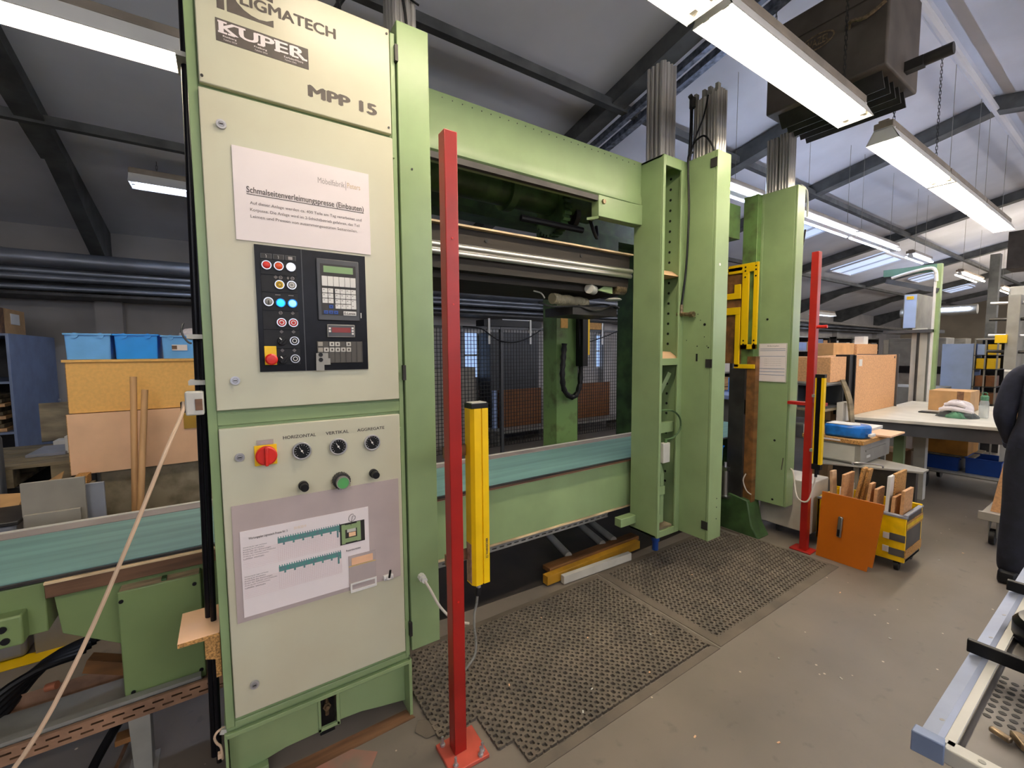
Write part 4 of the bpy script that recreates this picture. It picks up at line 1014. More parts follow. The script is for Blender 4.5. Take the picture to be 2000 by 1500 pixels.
MB().tube([(.832, 1.53, .54), (.828, 1.53, .50), (.81, 1.52, .46), (.80, 1.50, .41), (.80, 1.49, .37), (.78, 1.47, .32), (.71, 1.455, .28)], .0055).build('cable', CABG, lc)
for z_ in (1.13, .69): MB().box(.708, .799, 1.552, 1.56, z_, z_ + .045).box(.700, .708, 1.452, 1.56, z_, z_ + .045).build('mounting_bracket', BROWN, lc)
lc2 = thing('light_barrier', 'yellow and black light barrier on the far red post', 'sensor', (3.64, 1.38, .68))
MB().box(3.625, 3.66, 1.35, 1.368, .70, 1.345).box(3.625, 3.66, 1.402, 1.408, .70, 1.345).box(3.645, 3.66, 1.368, 1.402, .70, 1.345).build('housing', YEL, lc2)
MB().box(3.635, 3.646, 1.368, 1.402, .70, 1.345).build('lens', BLACKG, lc2)
MB().box(3.624, 3.661, 1.349, 1.409, 1.345, 1.37).box(3.624, 3.661, 1.352, 1.409, .66, .70).build('end_cap', BLACK, lc2)
MB().cyl((3.645, 1.385, .60), (3.645, 1.385, .66), .01, 8).build('plug', BLACK, lc2)
MB().tube([(3.645, 1.385, .60), (3.645, 1.40, .50), (3.63, 1.43, .40), (3.63, 1.50, .42), (3.70, 1.56, .58), (3.74, 1.598, .60)], .006).build('cable', CABW, lc2)

# ================================================================ RUBBER MATS
def mat_mesh(name, x0, x1, y0, y1, skip, label):
    t = thing(name, label, 'mat', ((x0 + x1) / 2, (y0 + y1) / 2, 0), 'rubber anti fatigue mats')
    s_ = .035; bx = .03; nx = int((x1 - x0 - 2 * bx) / s_); ny = int((y1 - y0 - 2 * bx) / s_)
    ox = x0 + (x1 - x0 - nx * s_) / 2; oy = y0 + (y1 - y0 - ny * s_) / 2
    H_ = .013; R_ = .0115; q = .0052; h = s_ / 2; base = MB()
    outer = []
    for k in range(4):
        a = [(h, -(h - q)), (h, h - q), (h - q * .7, h - q * .7)]
        for (px, py) in a:
            for _ in range(k): px, py = -py, px
            outer.append((px, py))
    # order by angle
    outer.sort(key=lambda p: math.atan2(p[1], p[0]))
    ang = [math.atan2(p[1], p[0]) for p in outer]; n = 12
    vs = []; fs = []
    inner = [(R_ * math.cos(a), R_ * math.sin(a)) for a in ang]
    for i in range(nx):
        for j in range(ny):
            cx, cy = ox + (i + .5) * s_, oy + (j + .5) * s_
            if skip(cx, cy): continue
            k = len(vs)
            vs += [(cx + p[0], cy + p[1], H_) for p in outer]
            vs += [(cx + p[0], cy + p[1], H_) for p in inner]
            vs += [(cx + p[0], cy + p[1], .001) for p in inner]
            vs += [(cx + p[0], cy + p[1], .001) for p in outer]
            for e in range(n):
                g = (e + 1) % n
                fs.append((k + e, k + g, k + n + g, k + n + e))
                fs.append((k + n + e, k + n + g, k + 2 * n + g, k + 2 * n + e))
                fs.append((k + e, k + 3 * n + e, k + 3 * n + g, k + g))
    mb = MB(); mb.v = vs; mb.f = fs
    body = mb.build('perforated_field', RUB, t, fix=False, smooth=False)
    body['kind'] = 'stuff'
    return t, ox, oy, nx, ny, s_, H_


def border(t, x0, x1, y0, y1, ox, oy, nx, ny, s_, H_, sides):
    xe, ye = ox + nx * s_, oy + ny * s_
    S_ = {'front': ((x0, y0), (x1, y0), (xe, oy), (ox, oy)), 'right': ((x1, y0), (x1, y1), (xe, ye), (xe, oy)),
          'back': ((x1, y1), (x0, y1), (ox, ye), (xe, ye)), 'left': ((x0, y1), (x0, y0), (ox, oy), (ox, ye))}
    for k in sides:
        a, b, c, d_ = S_[k]
        MB().add([(a[0], a[1], .003), (b[0], b[1], .003), (c[0], c[1], H_), (d_[0], d_[1], H_), (a[0], a[1], 0), (b[0], b[1], 0), (c[0], c[1], 0), (d_[0], d_[1], 0)],
                 [(0, 1, 2, 3), (4, 7, 6, 5), (0, 4, 5, 1), (1, 5, 6, 2), (2, 6, 7, 3), (3, 7, 4, 0)]).build('bevelled_border', RUB, t)


r_ = mat_mesh('rubber_mat', .60, 2.075, 1.185, 2.085, lambda x, y: (x < .80 and y < 1.525) or (x < .83 and y < 1.42 + .02 * math.sin(x * 90)) or (x < .875 and y < 1.33), 'perforated rubber mat in front, torn around the red post foot')
border(r_[0], .60, 2.075, 1.185, 2.085, *r_[1:], ('right', 'back'))
MB().add([(.86, 1.185, .003), (2.075, 1.185, .003), (2.04, 1.2175, .013), (.86, 1.2175, .013), (.86, 1.185, 0), (2.075, 1.185, 0)], [(0, 1, 2, 3), (0, 4, 5, 1)]).build('bevelled_border', RUB, r_[0], fix=False)
MB().add([(.572, 1.60, .003), (.60, 1.545, .003), (.66, 1.535, .011), (.655, 1.60, .012), (.60, 1.64, .008)], [(0, 1, 2, 3, 4)]).build('torn_corner', RUB, r_[0])
r_ = mat_mesh('rubber_mat', 2.09, 3.58, 1.19, 2.09, lambda x, y: (y > 1.86 and x > 3.45), 'perforated rubber mat further back, under the second green column')
border(r_[0], 2.09, 3.58, 1.19, 2.09, *r_[1:], ('front', 'left', 'right', 'back'))
# litter on mat and floor
for k, (x_, y_, z_) in enumerate(((1.55, 1.62, .014), (1.32, 1.35, .014), (1.02, 1.58, .014), (1.85, 1.45, .014), (1.45, 1.9, .014), (2.5, 1.35, .014), (2.6, 1.7, .014), (2.25, .98, .001), (1.75, .75, .001), (2.9, .72, .001), (3.2, 1.05, .001), (1.2, 1.28, .014), (1.62, 1.27, .014), (4.3, .82, .001), (4.6, .75, .001), (2.35, .75, .001), (1.5, .95, .001), (3.9, .4, .001))):
    o = MB().obox((0, 0, .0015), (.010 + .006 * random.random(), .006, .002), (0, 0, random.random() * 3)).build('wood_chip', OFFW if k % 2 else LAM, None)
    o.location = (x_, y_, z_); tag(o, 'tiny pale wood chip lying on the ' + ('rubber mat' if z_ > .01 else 'floor'), 'chip', 'wood chips on the ' + ('mats' if z_ > .01 else 'floor'))
sl_ = MB().obox((0, 0, .002), (.045, .007, .003), (0, 0, 0)).build('wood_splinter', LAM, None); sl_.location = (1.62, .62, .001); sl_.rotation_euler.z = -.7
tag(sl_, 'small splinter alone on the floor left of the aluminium rack', 'splinter')

# timber and roller bars lying under the conveyor
rb = thing('roller_frame', 'low brown and yellow bar frame with rollers lying under the conveyor', 'frame', (2.1, 2.25, 0))
MB().bar((1.69, 2.17, .045), (2.62, 2.19, .045), .05, .06).build('yellow_bar', mat('shaded_yellow_paint', (160, 118, 28), .5, var=.25), rb, bevel=.002)  # yellow darkened to carry the shade under the conveyor
MB().bar((1.75, 2.235, .075), (2.66, 2.25, .075), .08, .03).build('brown_board', TIMB, rb, bevel=.002)
MB().bar((1.80, 2.125, .035), (2.43, 2.10, .035), .035, .055).build('white_board', OFFW, rb, bevel=.002)
for x_ in (1.98, 2.32, 2.44): MB().cyl((x_, 2.27, .09), (x_ + .1, 2.62, .09), .027, 12).build('roller', GREYC, rb)

# ================================================================ LEFT BACKGROUND
def crate(label, cx, cy, z, sx, sy, h, m, group='blue storage crates', name='storage_crate', open_=True, tag_label=False):
    t = thing(name, label, 'crate', (cx, cy, z), group)
    a, b = sx / 2, sy / 2
    mb = MB(); k = .965
    for (p, q) in (((-a, -b), (a, -b)), ((a, -b), (a, b)), ((a, b), (-a, b)), ((-a, b), (-a, -b))):
        n_ = Vector((-(q[1] - p[1]), q[0] - p[0], 0)).normalized() * .004
        vs = []
        for (u, zz, kk) in ((p, 0, k), (q, 0, k), (q, h, 1), (p, h, 1)):
            vs.append((cx + u[0] * kk, cy + u[1] * kk, z + zz))
        vs += [(v_[0] + n_.x, v_[1] + n_.y, v_[2]) for v_ in vs]
        mb.add(vs, [(0, 1, 2, 3), (7, 6, 5, 4), (0, 4, 5, 1), (1, 5, 6, 2), (2, 6, 7, 3), (3, 7, 4, 0)])
    mb.box(cx - a * k, cx + a * k, cy - b * k, cy + b * k, z, z + .005)
    mb.build('shell', m, t)
    rim = MB()
    for (x0, x1, y0, y1) in ((-a - .008, a + .008, -b - .008, -b + .006), (-a - .008, a + .008, b - .006, b + .008), (-a - .008, -a + .006, -b, b), (a - .006, a + .008, -b, b)):
        rim.box(cx + x0, cx + x1, cy + y0, cy + y1, z + h - .012, z + h)
    rim.build('rim', m, t, bevel=.002)
    for s_ in (-.28, .28): MB().cyl((cx + s_ * sx, cy - b - .007, z + h - .014), (cx + s_ * sx, cy - b + .004, z + h - .014), .018, 14).build('grip_lug', m, t)
    if tag_label:
        MB().box(cx - .06, cx + .03, cy - b * k - .008, cy - b * k - .003, z + h * .35, z + h * .6).build('paper_label', PAPER, t)
        MB().box(cx - .06, cx - .03, cy - b * k - .009, cy - b * k - .0078, z + h * .4, z + h * .56).build('brown_print', BROWN, t)
    return t


ST = 4.0
crate('pale dusty blue crate, leftmost on the yellow chipboard stack', -.772, ST + .16, 1.52, .226, .30, .175, BLUEM)
crate('bright blue crate in the middle of the row on the chipboard stack', -.524, ST + .16, 1.52, .232, .30, .175, BLUE)
crate('blue crate with a paper label beside the black pipe', -.268, ST + .16, 1.52, .232, .30, .168, BLUEM, tag_label=True)
o = MB().lathe((-.20, ST + .2, 1.66), [(.001, 0), (.10, 0), (.095, .05), (.06, .085), (.001, .095)], 18).build('white_bundle', CLOTH, None, org=(-.2, ST + .2, 1.66)); tag(o, 'white rounded bundle sticking out of the labelled blue crate', 'bundle')
for nm_, z0_, z1_, m_, lb, xa in (('chipboard_stack', 1.16, 1.50, CHIPY, 'yellow chipboard faced box under the blue crates', -.888), ('laminate_stack', .745, 1.155, LAM, 'pale maple faced box below the yellow chipboard box', -.900)):
    t = thing(nm_, lb, 'boards', (-.4, ST, z0_))
    yy = ST if nm_[0] == 'c' else ST - .015
    MB().box(xa, .30, yy, yy + .019, z0_, z1_).build('front_board', m_, t, bevel=.001)
    MB().box(xa - .003, xa, yy, yy + .019, z0_, z1_).build('edge_band', CHIPE, t)
    MB().box(xa + .02, .28, yy + .02, yy + .46, z0_, z1_ - .001).build('body', CHIP, t)
boxthing('cover_board', CHIPY, 'thin board lying between the blue crates and the chipboard box', 'board', (-.905, .3, ST - .01, ST + .46, 1.501, 1.518), bevel=.001)
boxthing('concrete_block', CONC, 'stained concrete plinth carrying the board boxes', 'plinth', (-.77, .3, ST + .03, ST + .6, 0, .742), bevel=.01)
boxthing('timber_offcut', CHIPE, 'small brick coloured wooden offcut at the foot of the maple box', 'offcut', (-.86, -.80, 3.85, 3.97, .70, .76), bevel=.002)
boxthing('timber_block', CONC, 'grey support block under the small wooden offcut', 'block', (-.88, -.78, 3.83, 3.98, 0, .698), bevel=.004)
for k, (a, b, lb) in enumerate((((-.575, 3.72, .0), (-.533, 3.86, 1.40), 'left one of two beech poles leaning on the board boxes'), ((-.56, 3.64, .0), (-.475, 3.84, 1.31), 'right one of two beech poles leaning on the board boxes'))):
    o = MB().cyl(a, b, .019, 12).build('wooden_pole', POLE, None, org=a); tag(o, lb, 'pole', 'beech poles')
boxthing('yellow_note_board', mat('ochre_card', (176, 138, 44), .6), 'ochre card hanging low on the maple box by the black pipe', 'card', (-.285, -.20, 3.975, 3.98, 1.0, 1.17), bevel=0)
boxthing('grey_plate', GREYP, 'large pale grey board standing on edge behind the left conveyor', 'board', (-.912, -.672, 3.19, 3.21, 0, .893), bevel=.002)
boxthing('grey_plate', GREYP, 'smaller grey board leaning in front of the large pale board', 'board', (-.898, -.688, 3.15, 3.17, 0, .735), bevel=.002)
boxthing('grey_plate', GREYB, 'blue grey board standing right of the large pale board', 'board', (-.70, -.605, 3.24, 3.26, 0, .84), bevel=.002)


def pallet(label, x0, x1, y0, y1, z, h=.144):
    t = thing('pallet', label, 'pallet', ((x0 + x1) / 2, (y0 + y1) / 2, z))
    n = 5; w_ = (y1 - y0) / n
    for k in range(n): MB().box(x0, x1, y0 + k * w_ + .012, y0 + (k + 1) * w_ - .012, z + h - .022, z + h).build('deck_board', PALLET, t, bevel=.002)
    for k in range(3):
        xx = x0 + k * (x1 - x0 - .1) / 2
        MB().box(xx, xx + .1, y0, y1, z, z + .022).build('bottom_board', PALLET, t)
        for j in range(3):
            yy = y0 + j * (y1 - y0 - .12) / 2
            MB().box(xx, xx + .1, yy, yy + .12, z + .022, z + h - .022).build('block', PALLET, t)
    return t


pallet('old wooden pallet on crates left behind the conveyor', -1.62, -.96, 4.25, 5.2, .655)
crate('dark crate under the old pallet', -1.3, 4.7, 0, .6, .8, .65, DARK, group=None)
for k, (a, m_, lb) in enumerate((((-1.26, -1.05, 4.55, 4.95, .80, .82), GREYB, 'white flat papers on the old pallet, nearer stack'), ((-1.22, -1.0, 5.0, 5.15, .80, .845), WHITE, 'white flat box at the back of the old pallet'), ((-1.06, -.965, 4.6, 4.7, .80, .93), WHITE, 'small white carton on the right corner of the pallet'))):
    boxthing('white_package', m_, lb, 'package', a)
o = MB().obox((-1.05, 5.3, .98), (.6, .02, .35), (-.5, 0, .25)).build('leaning_board', PALLET, None, org=(-1.05, 5.3, .8)); tag(o, 'greyish board slanting at the back of the old pallet', 'board')
# steel cabinet with blue side
ca = thing('steel_cabinet', 'open steel cabinet with a pale blue side at the left edge', 'cabinet', (-2.0, 6.2, 0))
MB().box(-1.61, -1.59, 5.62, 6.85, 0, 1.745).build('side_wall', BLUEC, ca, bevel=.003)
MB().box(-2.6, -1.61, 6.83, 6.85, 0, 1.745).box(-2.62, -2.6, 5.62, 6.85, 0, 1.745).build('back_wall', DARK, ca)
for z_ in (.42, .85, 1.30, 1.725): MB().box(-2.6, -1.61, 5.63, 6.83, z_, z_ + .02).build('shelf', BLUEC, ca)
MB().cyl((-1.588, 6.80, 1.05), (-1.57, 6.80, 1.05), .015, 8).build('knob', CHROME, ca)
for k in range(9):
    o = boxthing('wood_batten', PALLET if k % 3 else POLE, 'wooden batten inside the open steel cabinet, ' + ['lowest', 'second', 'third', 'fourth', 'fifth', 'sixth', 'seventh', 'eighth', 'topmost'][k] + ' of the stack', 'batten', (-2.4, -1.66 - .015 * (k % 3), 5.66, 6.4, .872 + k * .037, .903 + k * .037), group='battens in the steel cabinet')
cbx = thing('cardboard_box', 'brown cardboard box with a white label on the steel cabinet', 'box', (-2.0, 5.9, 1.746))
MB().box(-2.5, -1.66, 5.66, 6.3, 1.746, 1.98).build('carton', CARD, cbx, bevel=.003)
MB().box(-1.659, -1.656, 5.70, 5.80, 1.746, 1.978).build('tape_strip', BROWN, cbx)
MB().box(-1.659, -1.655, 5.95, 6.15, 1.84, 1.94).build('paper_label', WHITE, cbx)
MB().box(-1.40, -1.36, 6.9, 6.98, 0, 1.75).build('upright', DARK, None); o = C.objects[-1]; tag(o, 'dark narrow steel upright against the left wall', 'post')
ch = thing('office_chair', 'dark office chair back showing at the far left edge', 'chair', (-1.45, 4.1, 0))
MB().obox((-1.42, 4.15, .82), (.34, .05, .42), (-.1, 0, .3)).build('backrest', GRAPH, ch, bevel=.03)
MB().obox((-1.45, 3.95, .46), (.42, .42, .07), (0, 0, .3)).build('seat', GRAPH, ch, bevel=.03)
MB().cyl((-1.45, 3.95, .08), (-1.45, 3.95, .43), .025, 10).build('pillar', DARK, ch)
for k in range(5): MB().bar((-1.45, 3.95, .09), (-1.45 + .27 * math.cos(k * 1.257), 3.95 + .27 * math.sin(k * 1.257), .06), .035).build('base_arm', DARK, ch)
MB().bar((-1.43, 4.1, .46), (-1.42, 4.17, .70), .04, .02).build('back_stem', DARK, ch)
cw = thing('cardboard_box', 'crumpled open cardboard box low at the left edge', 'box', (-1.15, 3.7, 0))
MB().box(-1.35, -1.0, 3.55, 3.85, 0, .68).build('carton', CARD, cw)
for k, (a, r) in enumerate((((-1.17, 3.55, .72), (.5, .1, 0)), ((-1.0, 3.7, .72), (.2, -.6, 0)))): MB().obox(a, (.3, .18, .004), r).build('flap', CARD, cw)
gc = thing('grey_container', 'grey plastic container beside the crumpled carton', 'container', (-1.05, 3.3, 0))
MB().box(-1.25, -.93, 3.15, 3.45, 0, .70).build('container_body', GREYB, gc, bevel=.02)
MB().box(-1.27, -.91, 3.13, 3.47, .70, .72).build('lid', DARK, gc, bevel=.004)

# debris beneath the left conveyor
gl = thing('cable_bundle', 'black hoses and pipe ends bundled under the left conveyor', 'hose', (-.8, 2.3, .2))
for k in range(5):
    MB().tube([(-.55 + .01 * k, 2.35 + .03 * k, .34), (-.66, 2.28 + .03 * k, .36 - .01 * k), (-.76, 2.2, .33 - .02 * k), (-.86 - .02 * k, 2.1, .22), (-.95, 2.05, .05)], .013 + .002 * k, 8).build('hose', BLACK, gl)
MB().cyl((-.60, 2.17, .345), (-.57, 2.16, .35), .014, 12).build('pipe_end', mat('copper_end', (190, 120, 90), .4, .6), gl)
o = MB().obox((-.42, 2.2, .34), (.17, .05, .05), (0, .35, -.2)).build('timber_block', TIMB, None, org=(-.4, 2.2, .3)); tag(o, 'rough brown wood block lying under the left conveyor cover', 'block')
o = MB().obox((-.33, 2.28, .30), (.16, .04, .04), (0, .2, .1)).build('timber_block', TIMB, None, org=(-.3, 2.28, .3)); tag(o, 'thin brown wood batten behind the rough block under the conveyor', 'block')
boxthing('floor_bar', GREYC, 'pale steel bar end lying on the floor at bottom left', 'bar', (-.62, -.50, 1.98, 2.03, .02, .05))
o = MB().tube([(-.30, 2.3, .18), (-.40, 2.22, .12), (-.47, 2.1, .05), (-.50, 1.95, .012), (-.52, 1.8, .012)], .016, 8).build('black_hose', BLACK, None, org=(-.4, 2.1, .01)); tag(o, 'black hose curling from the tray foot to the floor', 'hose')
o = MB().tube([(-.35, 2.4, .15), (-.38, 2.2, .06), (-.42, 2.0, .012), (-.40, 1.9, .012)], .007, 8).build('black_hose', BROWN, None, org=(-.4, 2.1, .01)); tag(o, 'thin brown hose on the floor under the cable tray', 'hose')
boxthing('wood_wedge', TIMB, 'small brown wood wedge beside the tray foot', 'wedge', (-.40, -.355, 2.0, 2.05, .14, .16))

# ================================================================ MESH FENCE BEHIND THE PRESS
FY = 5.0
fc = thing('mesh_fence', 'black welded wire safety fence behind the press', 'fence', (3.6, FY, 0))
mb = MB(); x = 1.95
while x < 5.45: mb.box(x, x + .006, FY, FY + .006, .25, 1.86); x += .048
z = .25
while z < 1.87: mb.box(1.95, 5.45, FY - .003, FY + .003, z, z + .006); z += .05
o = mb.build('wire_mesh', BLACK, fc, smooth=False); o['kind'] = 'stuff'
for x_ in (1.95, 3.12, 4.27, 5.42): MB().box(x_, x_ + .04, FY - .02, FY + .02, 0, 1.89).build('fence_post', GRAPH, fc)
MB().box(1.95, 5.46, FY - .015, FY + .015, 1.86, 1.89).build('top_rail', GRAPH, fc)
for x_ in (2.92, 3.60, 5.02):
    o = MB().box(x_, x_ + .03, FY - .03, FY - .022, 1.66, 2.0).build('white_strap', WHITE, None, org=(x_, FY, 1.66)); tag(o, 'white strap hanging over the mesh fence, ' + ('left under the black case' if x_ < 3 else 'right under the black case' if x_ < 4 else 'beneath the wooden box'), 'strap')
boxthing('black_case', BLACK, 'long black case lying along the top of the mesh fence', 'case', (2.86, 3.82, FY - .02, FY + .2, 1.895, 1.985))
boxthing('white_tray', WHITE, 'white tray upside down behind the black case', 'tray', (3.3, 3.8, FY + .22, FY + .4, 1.9, 2.02))
boxthing('wooden_box', CHIPE, 'brown wooden box on top of the mesh fence by the green column', 'box', (4.72, 5.05, FY - .02, FY + .2, 1.895, 2.0))
o = MB().tube([(2.55, FY - .02, 1.88), (2.8, FY - .04, 1.86), (3.05, FY - .04, 1.72), (3.3, FY - .04, 1.68), (3.55, FY - .04, 1.74), (3.8, FY - .02, 1.86)], .008).build('cable', BLACK, None, org=(3.2, FY, 1.7)); tag(o, 'black cable drooping over the left half of the mesh fence', 'cable')
o = MB().tube([(4.0, FY - .02, 1.84), (4.4, FY - .04, 1.66), (4.9, FY - .04, 1.74), (5.4, FY - .02, 1.88)], .008).build('cable', BLACK, None, org=(4.6, FY, 1.7)); tag(o, 'black cable drooping on the fence between the rear columns', 'cable')
boxthing('brown_panel', BROWNB, 'large brown panel behind the fence, left of the rear column', 'panel', (3.84, 4.75, 6.2, 6.25, .251, .90))
boxthing('brown_panel', BROWNB, 'brown striped panel behind the fence, right of the rear column', 'panel', (5.35, 6.5, 6.2, 6.25, .251, .93))
boxthing('blue_strip', BLUEW, 'pale blue upright strip left of the large brown panel', 'strip', (3.72, 3.80, 6.2, 6.24, .251, .90))
boxthing('grey_locker', GRAPH, 'dark grey metal locker behind the fence left of the rear column', 'locker', (3.86, 4.9, 6.5, 6.9, 0, 1.9))
boxthing('grey_locker', GREYP, 'beige grey metal locker behind the mesh fence at its left end', 'locker', (2.6, 3.5, 6.4, 6.9, 0, 1.3))
lb2 = thing('steel_bench', 'low steel bench behind the fence carrying the brown panels', 'bench', (5.1, 6.1, 0))
MB().box(3.65, 6.6, 5.9, 6.35, .21, .25).build('bench_top', GREYC, lb2)
for x_ in (3.7, 5.1, 6.5): MB().box(x_, x_ + .05, 6.0, 6.3, 0, .21).build('leg', GREYC, lb2)
boxthing('steel_table', BLUEW, 'pale blue workbench top beyond the second green column', 'bench', (6.4, 8.6, 3.2, 4.2, .80, .86))
for x_ in (6.5, 8.4): boxthing('bench_leg', GREYC, 'grey leg of the pale blue workbench, ' + ('near one' if x_ < 7 else 'far one'), 'leg', (x_, x_ + .08, 3.3, 4.1, 0, .80))
boxthing('blue_box', BLUEM, 'blue steel box standing on the pale blue workbench', 'box', (7.0, 8.0, 3.6, 4.0, .865, 1.1))
bk = crate('small blue bin fixed beside the air cylinder at the third column', 3.50, 2.13, .60, .12, .14, .13, BLUEB, group=None)

# ================================================================ RIGHT SIDE
ob = thing('orange_board', 'orange lacquered board with a steel handle leaning on the offcut bin', 'board', (3.7, 1.2, 0))
MB().add([(3.655, 1.365, .001), (3.655, 1.055, .001), (3.6587, 1.05, .04), (3.6587, 1.025, .04), (3.70, .99, .487), (3.70, 1.358, .487),
          (3.669, 1.365, .001), (3.669, 1.055, .001), (3.6727, 1.05, .04), (3.6727, 1.025, .04), (3.714, .99, .487), (3.714, 1.358, .487)],
         [(0, 1, 2, 3, 4, 5), (11, 10, 9, 8, 7, 6), (0, 6, 7, 1), (1, 7, 8, 2), (2, 8, 9, 3), (3, 9, 10, 4), (4, 10, 11, 5), (5, 11, 6, 0)]).build('board', ORANGE, ob)
MB().bar((3.652, 1.225, .19), (3.668, 1.222, .34), .028, .022, up=(1, 0, 0)).build('steel_handle', STEEL, ob, bevel=.006)
MB().bar((3.638, 1.225, .20), (3.640, 1.224, .25), .012, .004, up=(1, 0, 0)).build('handle_slot', BLACK, ob)

bn = thing('offcut_bin', 'wheeled bin wrapped in yellow film and grey tape, full of offcuts', 'bin', (4.0, 1.2, 0))
BX0, BX1, BY0, BY1 = 3.84, 4.20, .905, 1.44
MB().box(BX0, BX0 + .02, BY0, BY1, .07, .385).box(BX1 - .02, BX1, BY0, BY1, .07, .42).box(BX0, BX1, BY1 - .02, BY1, .07, .40).box(BX0 + .02, BX1 - .02, BY0, BY1, .07, .09).build('front_walls', YELF, bn, bevel=.004)
MB().box(BX0 + .02, BX1 - .02, BY0, BY0 + .018, .07, .40).build('side_wall', TAPE, bn)
MB().box(BX0 + .005, BX1, BY0 - .004, BY0, .30, .36).box(BX0 + .005, BX1, BY0 - .004, BY0, .10, .16).build('timber_band', CHIPE, bn)
MB().box(BX0 + .005, BX1, BY0 - .005, BY0 - .001, .315, .345).build('yellow_band', YELF, bn)
for z_ in (.245, .14): MB().box(BX0 - .004, BX0, BY0, BY0 + .085, z_ - .03, z_ + .02).build('grey_tape_strip', TAPE, bn)
for z_ in (.245, .15): MB().box(BX0 - .005, BX0, BY0 + .085, BY0 + .12, z_ - .028, z_ + .015).build('white_tape_strip', WHITE, bn)
MB().box(BX0 - .006, BX0 + .03, BY0 - .005, BY1, .383, .40).box(BX0, BX1, BY0 - .006, BY0 + .02, .40, .412).build('taped_rim', GREYB, bn, bevel=.003)
for x_, y_ in ((3.88, .95), (4.16, .95), (3.88, 1.38), (4.16, 1.38)):
    MB().cyl((x_, y_ - .012, .032), (x_, y_ + .012, .032), .032, 14).box(x_ - .02, x_ + .02, y_ - .018, y_ + .018, .05, .07).build('castor', BLACK, bn)
OC = [((3.95, 1.36), (3.93, 1.40), .60, PLY, 'leftmost thin ply strip'), ((3.90, 1.30), (4.0, 1.22), .60, CHIP, 'wide chipboard piece at the back left'), ((3.87, 1.31), (3.92, 1.20), .50, WHITE, 'low white coated piece'),
      ((3.98, 1.27), (4.02, 1.14), .66, CHIPE, 'tall slanting strip, left of two'), ((4.02, 1.25), (4.06, 1.12), .65, CHIPE, 'tall slanting strip, right of two'),
      ((3.92, 1.16), (4.06, 1.10), .57, CHIP, 'brown board right of the slanting strips'), ((3.90, 1.10), (3.98, 1.04), .54, CHIP, 'short tilted board in the middle'),
      ((3.93, 1.03), (3.98, .99), .65, WHITE, 'tall white board in the middle'), ((4.08, 1.02), (4.12, .96), .66, CHIPE, 'tall brown board right behind the white one'),
      ((3.90, 1.0), (3.96, .94), .51, CHIP, 'short board at the front right'), ((3.92, .95), (4.0, .915), .565, CHIP, 'rightmost upright board')]
for k, (a, b, zt, m_, lb) in enumerate(OC):
    x_, y_ = a; w_ = .15 + .04 * (k % 3); lean = (b[1] - a[1]) * .6
    slim = 'strip' in lb
    x_ = max(x_, 3.87 + (.04 if slim else w_ / 2)); x_ = min(x_, 4.175 - (.04 if slim else w_ / 2))
    c0 = Vector((x_, y_, .12)); c1 = Vector((x_ + .005, y_ + (lean if slim else -.012), zt))
    o = MB().bar(c0, c1, .019, .08 if slim else w_, up=(1, 0, .0)).build('wood_offcut', m_, None, org=c0, bevel=.001)
    tag(o, lb + ' standing in the yellow wrapped bin', 'offcut', 'offcuts in the bin')

boxthing('white_cabinet', mat('white_mobile_cabinet', (206, 200, 190), .45, var=.1), 'low white cabinet on castors behind the far red post', 'cabinet', (3.815, 4.12, 1.47, 1.86, .08, .50), bevel=.008)
o = MB().cyl((3.90, 1.72, .04), (3.90, 1.75, .04), .038, 14).build('castor', GRAPH, None, org=(3.9, 1.73, 0)); tag(o, 'grey castor below the low white cabinet', 'castor')
gs = thing('sheet_metal_lid', 'grey sheet metal lid sticking out above the offcut bin', 'sheet', (4.4, 1.3, .6))
MB().prism([(4.16, 1.56), (4.46, .97), (4.60, .97), (4.78, 1.55), (4.5, 1.72)], 'z', .585, .60).build('lid_plate', GREYC, gs, bevel=.002)
MB().prism([(4.30, 1.50), (4.50, 1.02), (4.56, 1.02), (4.5, 1.5)], 'z', .25, .584).build('support_box', DARK, gs)
MB().tube([(4.28, 1.36, .60), (4.26, 1.35, .625), (4.33, 1.2, .625), (4.36, 1.19, .60)], .006).build('bow_handle', CHROME, gs)
dc = thing('drawer_cabinet', 'grey steel drawer cabinet with a brown wooden top behind the bin', 'cabinet', (4.6, 1.5, 0))
MB().box(4.30, 4.98, 1.32, 1.73, .605, .77).build('carcase', GREYC, dc, bevel=.004)
MB().box(4.285, 5.0, 1.30, 1.75, .77, .805).build('wooden_top', CHIPE, dc, bevel=.002)
MB().box(4.297, 4.30, 1.36, 1.62, .62, .75).build('drawer_front', OFFW, dc)
MB().box(4.40, 4.86, 1.314, 1.32, .70, .715).build('drawer_handle', GREYC, dc)
MB().box(4.42, 4.50, 1.315, 1.32, .645, .665).build('white_label', WHITE, dc)
MB().box(4.28, 4.284, 1.46, 1.62, .782, .795).build('edge_label', PAPER, dc)
for x_, y_ in ((4.32, 1.34), (4.94, 1.34), (4.94, 1.69), (4.32, 1.69)): MB().box(x_, x_ + .03, y_, y_ + .03, 0, .605).build('leg', GREYC, dc)
bb = MB()
bb.lathe((4.50, 1.47, .807), [(.02, 0), (.13, 0), (.14, .03), (.135, .10), (.12, .125), (.02, .13)], 12)
bw = thing('blue_wrapped_tray', 'blue plastic wrapped tray with a rounded end on the drawer cabinet', 'tray', (4.45, 1.48, .806))
MB().prism([(4.33, 1.60), (4.33, 1.40), (4.37, 1.33), (4.46, 1.30), (4.53, 1.33), (4.56, 1.42), (4.52, 1.60)], 'z', .807, .915).build('tray_body', BLUEB, bw, bevel=.02)
MB().prism([(4.34, 1.585), (4.34, 1.42), (4.40, 1.36), (4.50, 1.40), (4.50, 1.585)], 'z', .915, .92).build('white_liner', WHITE, bw)
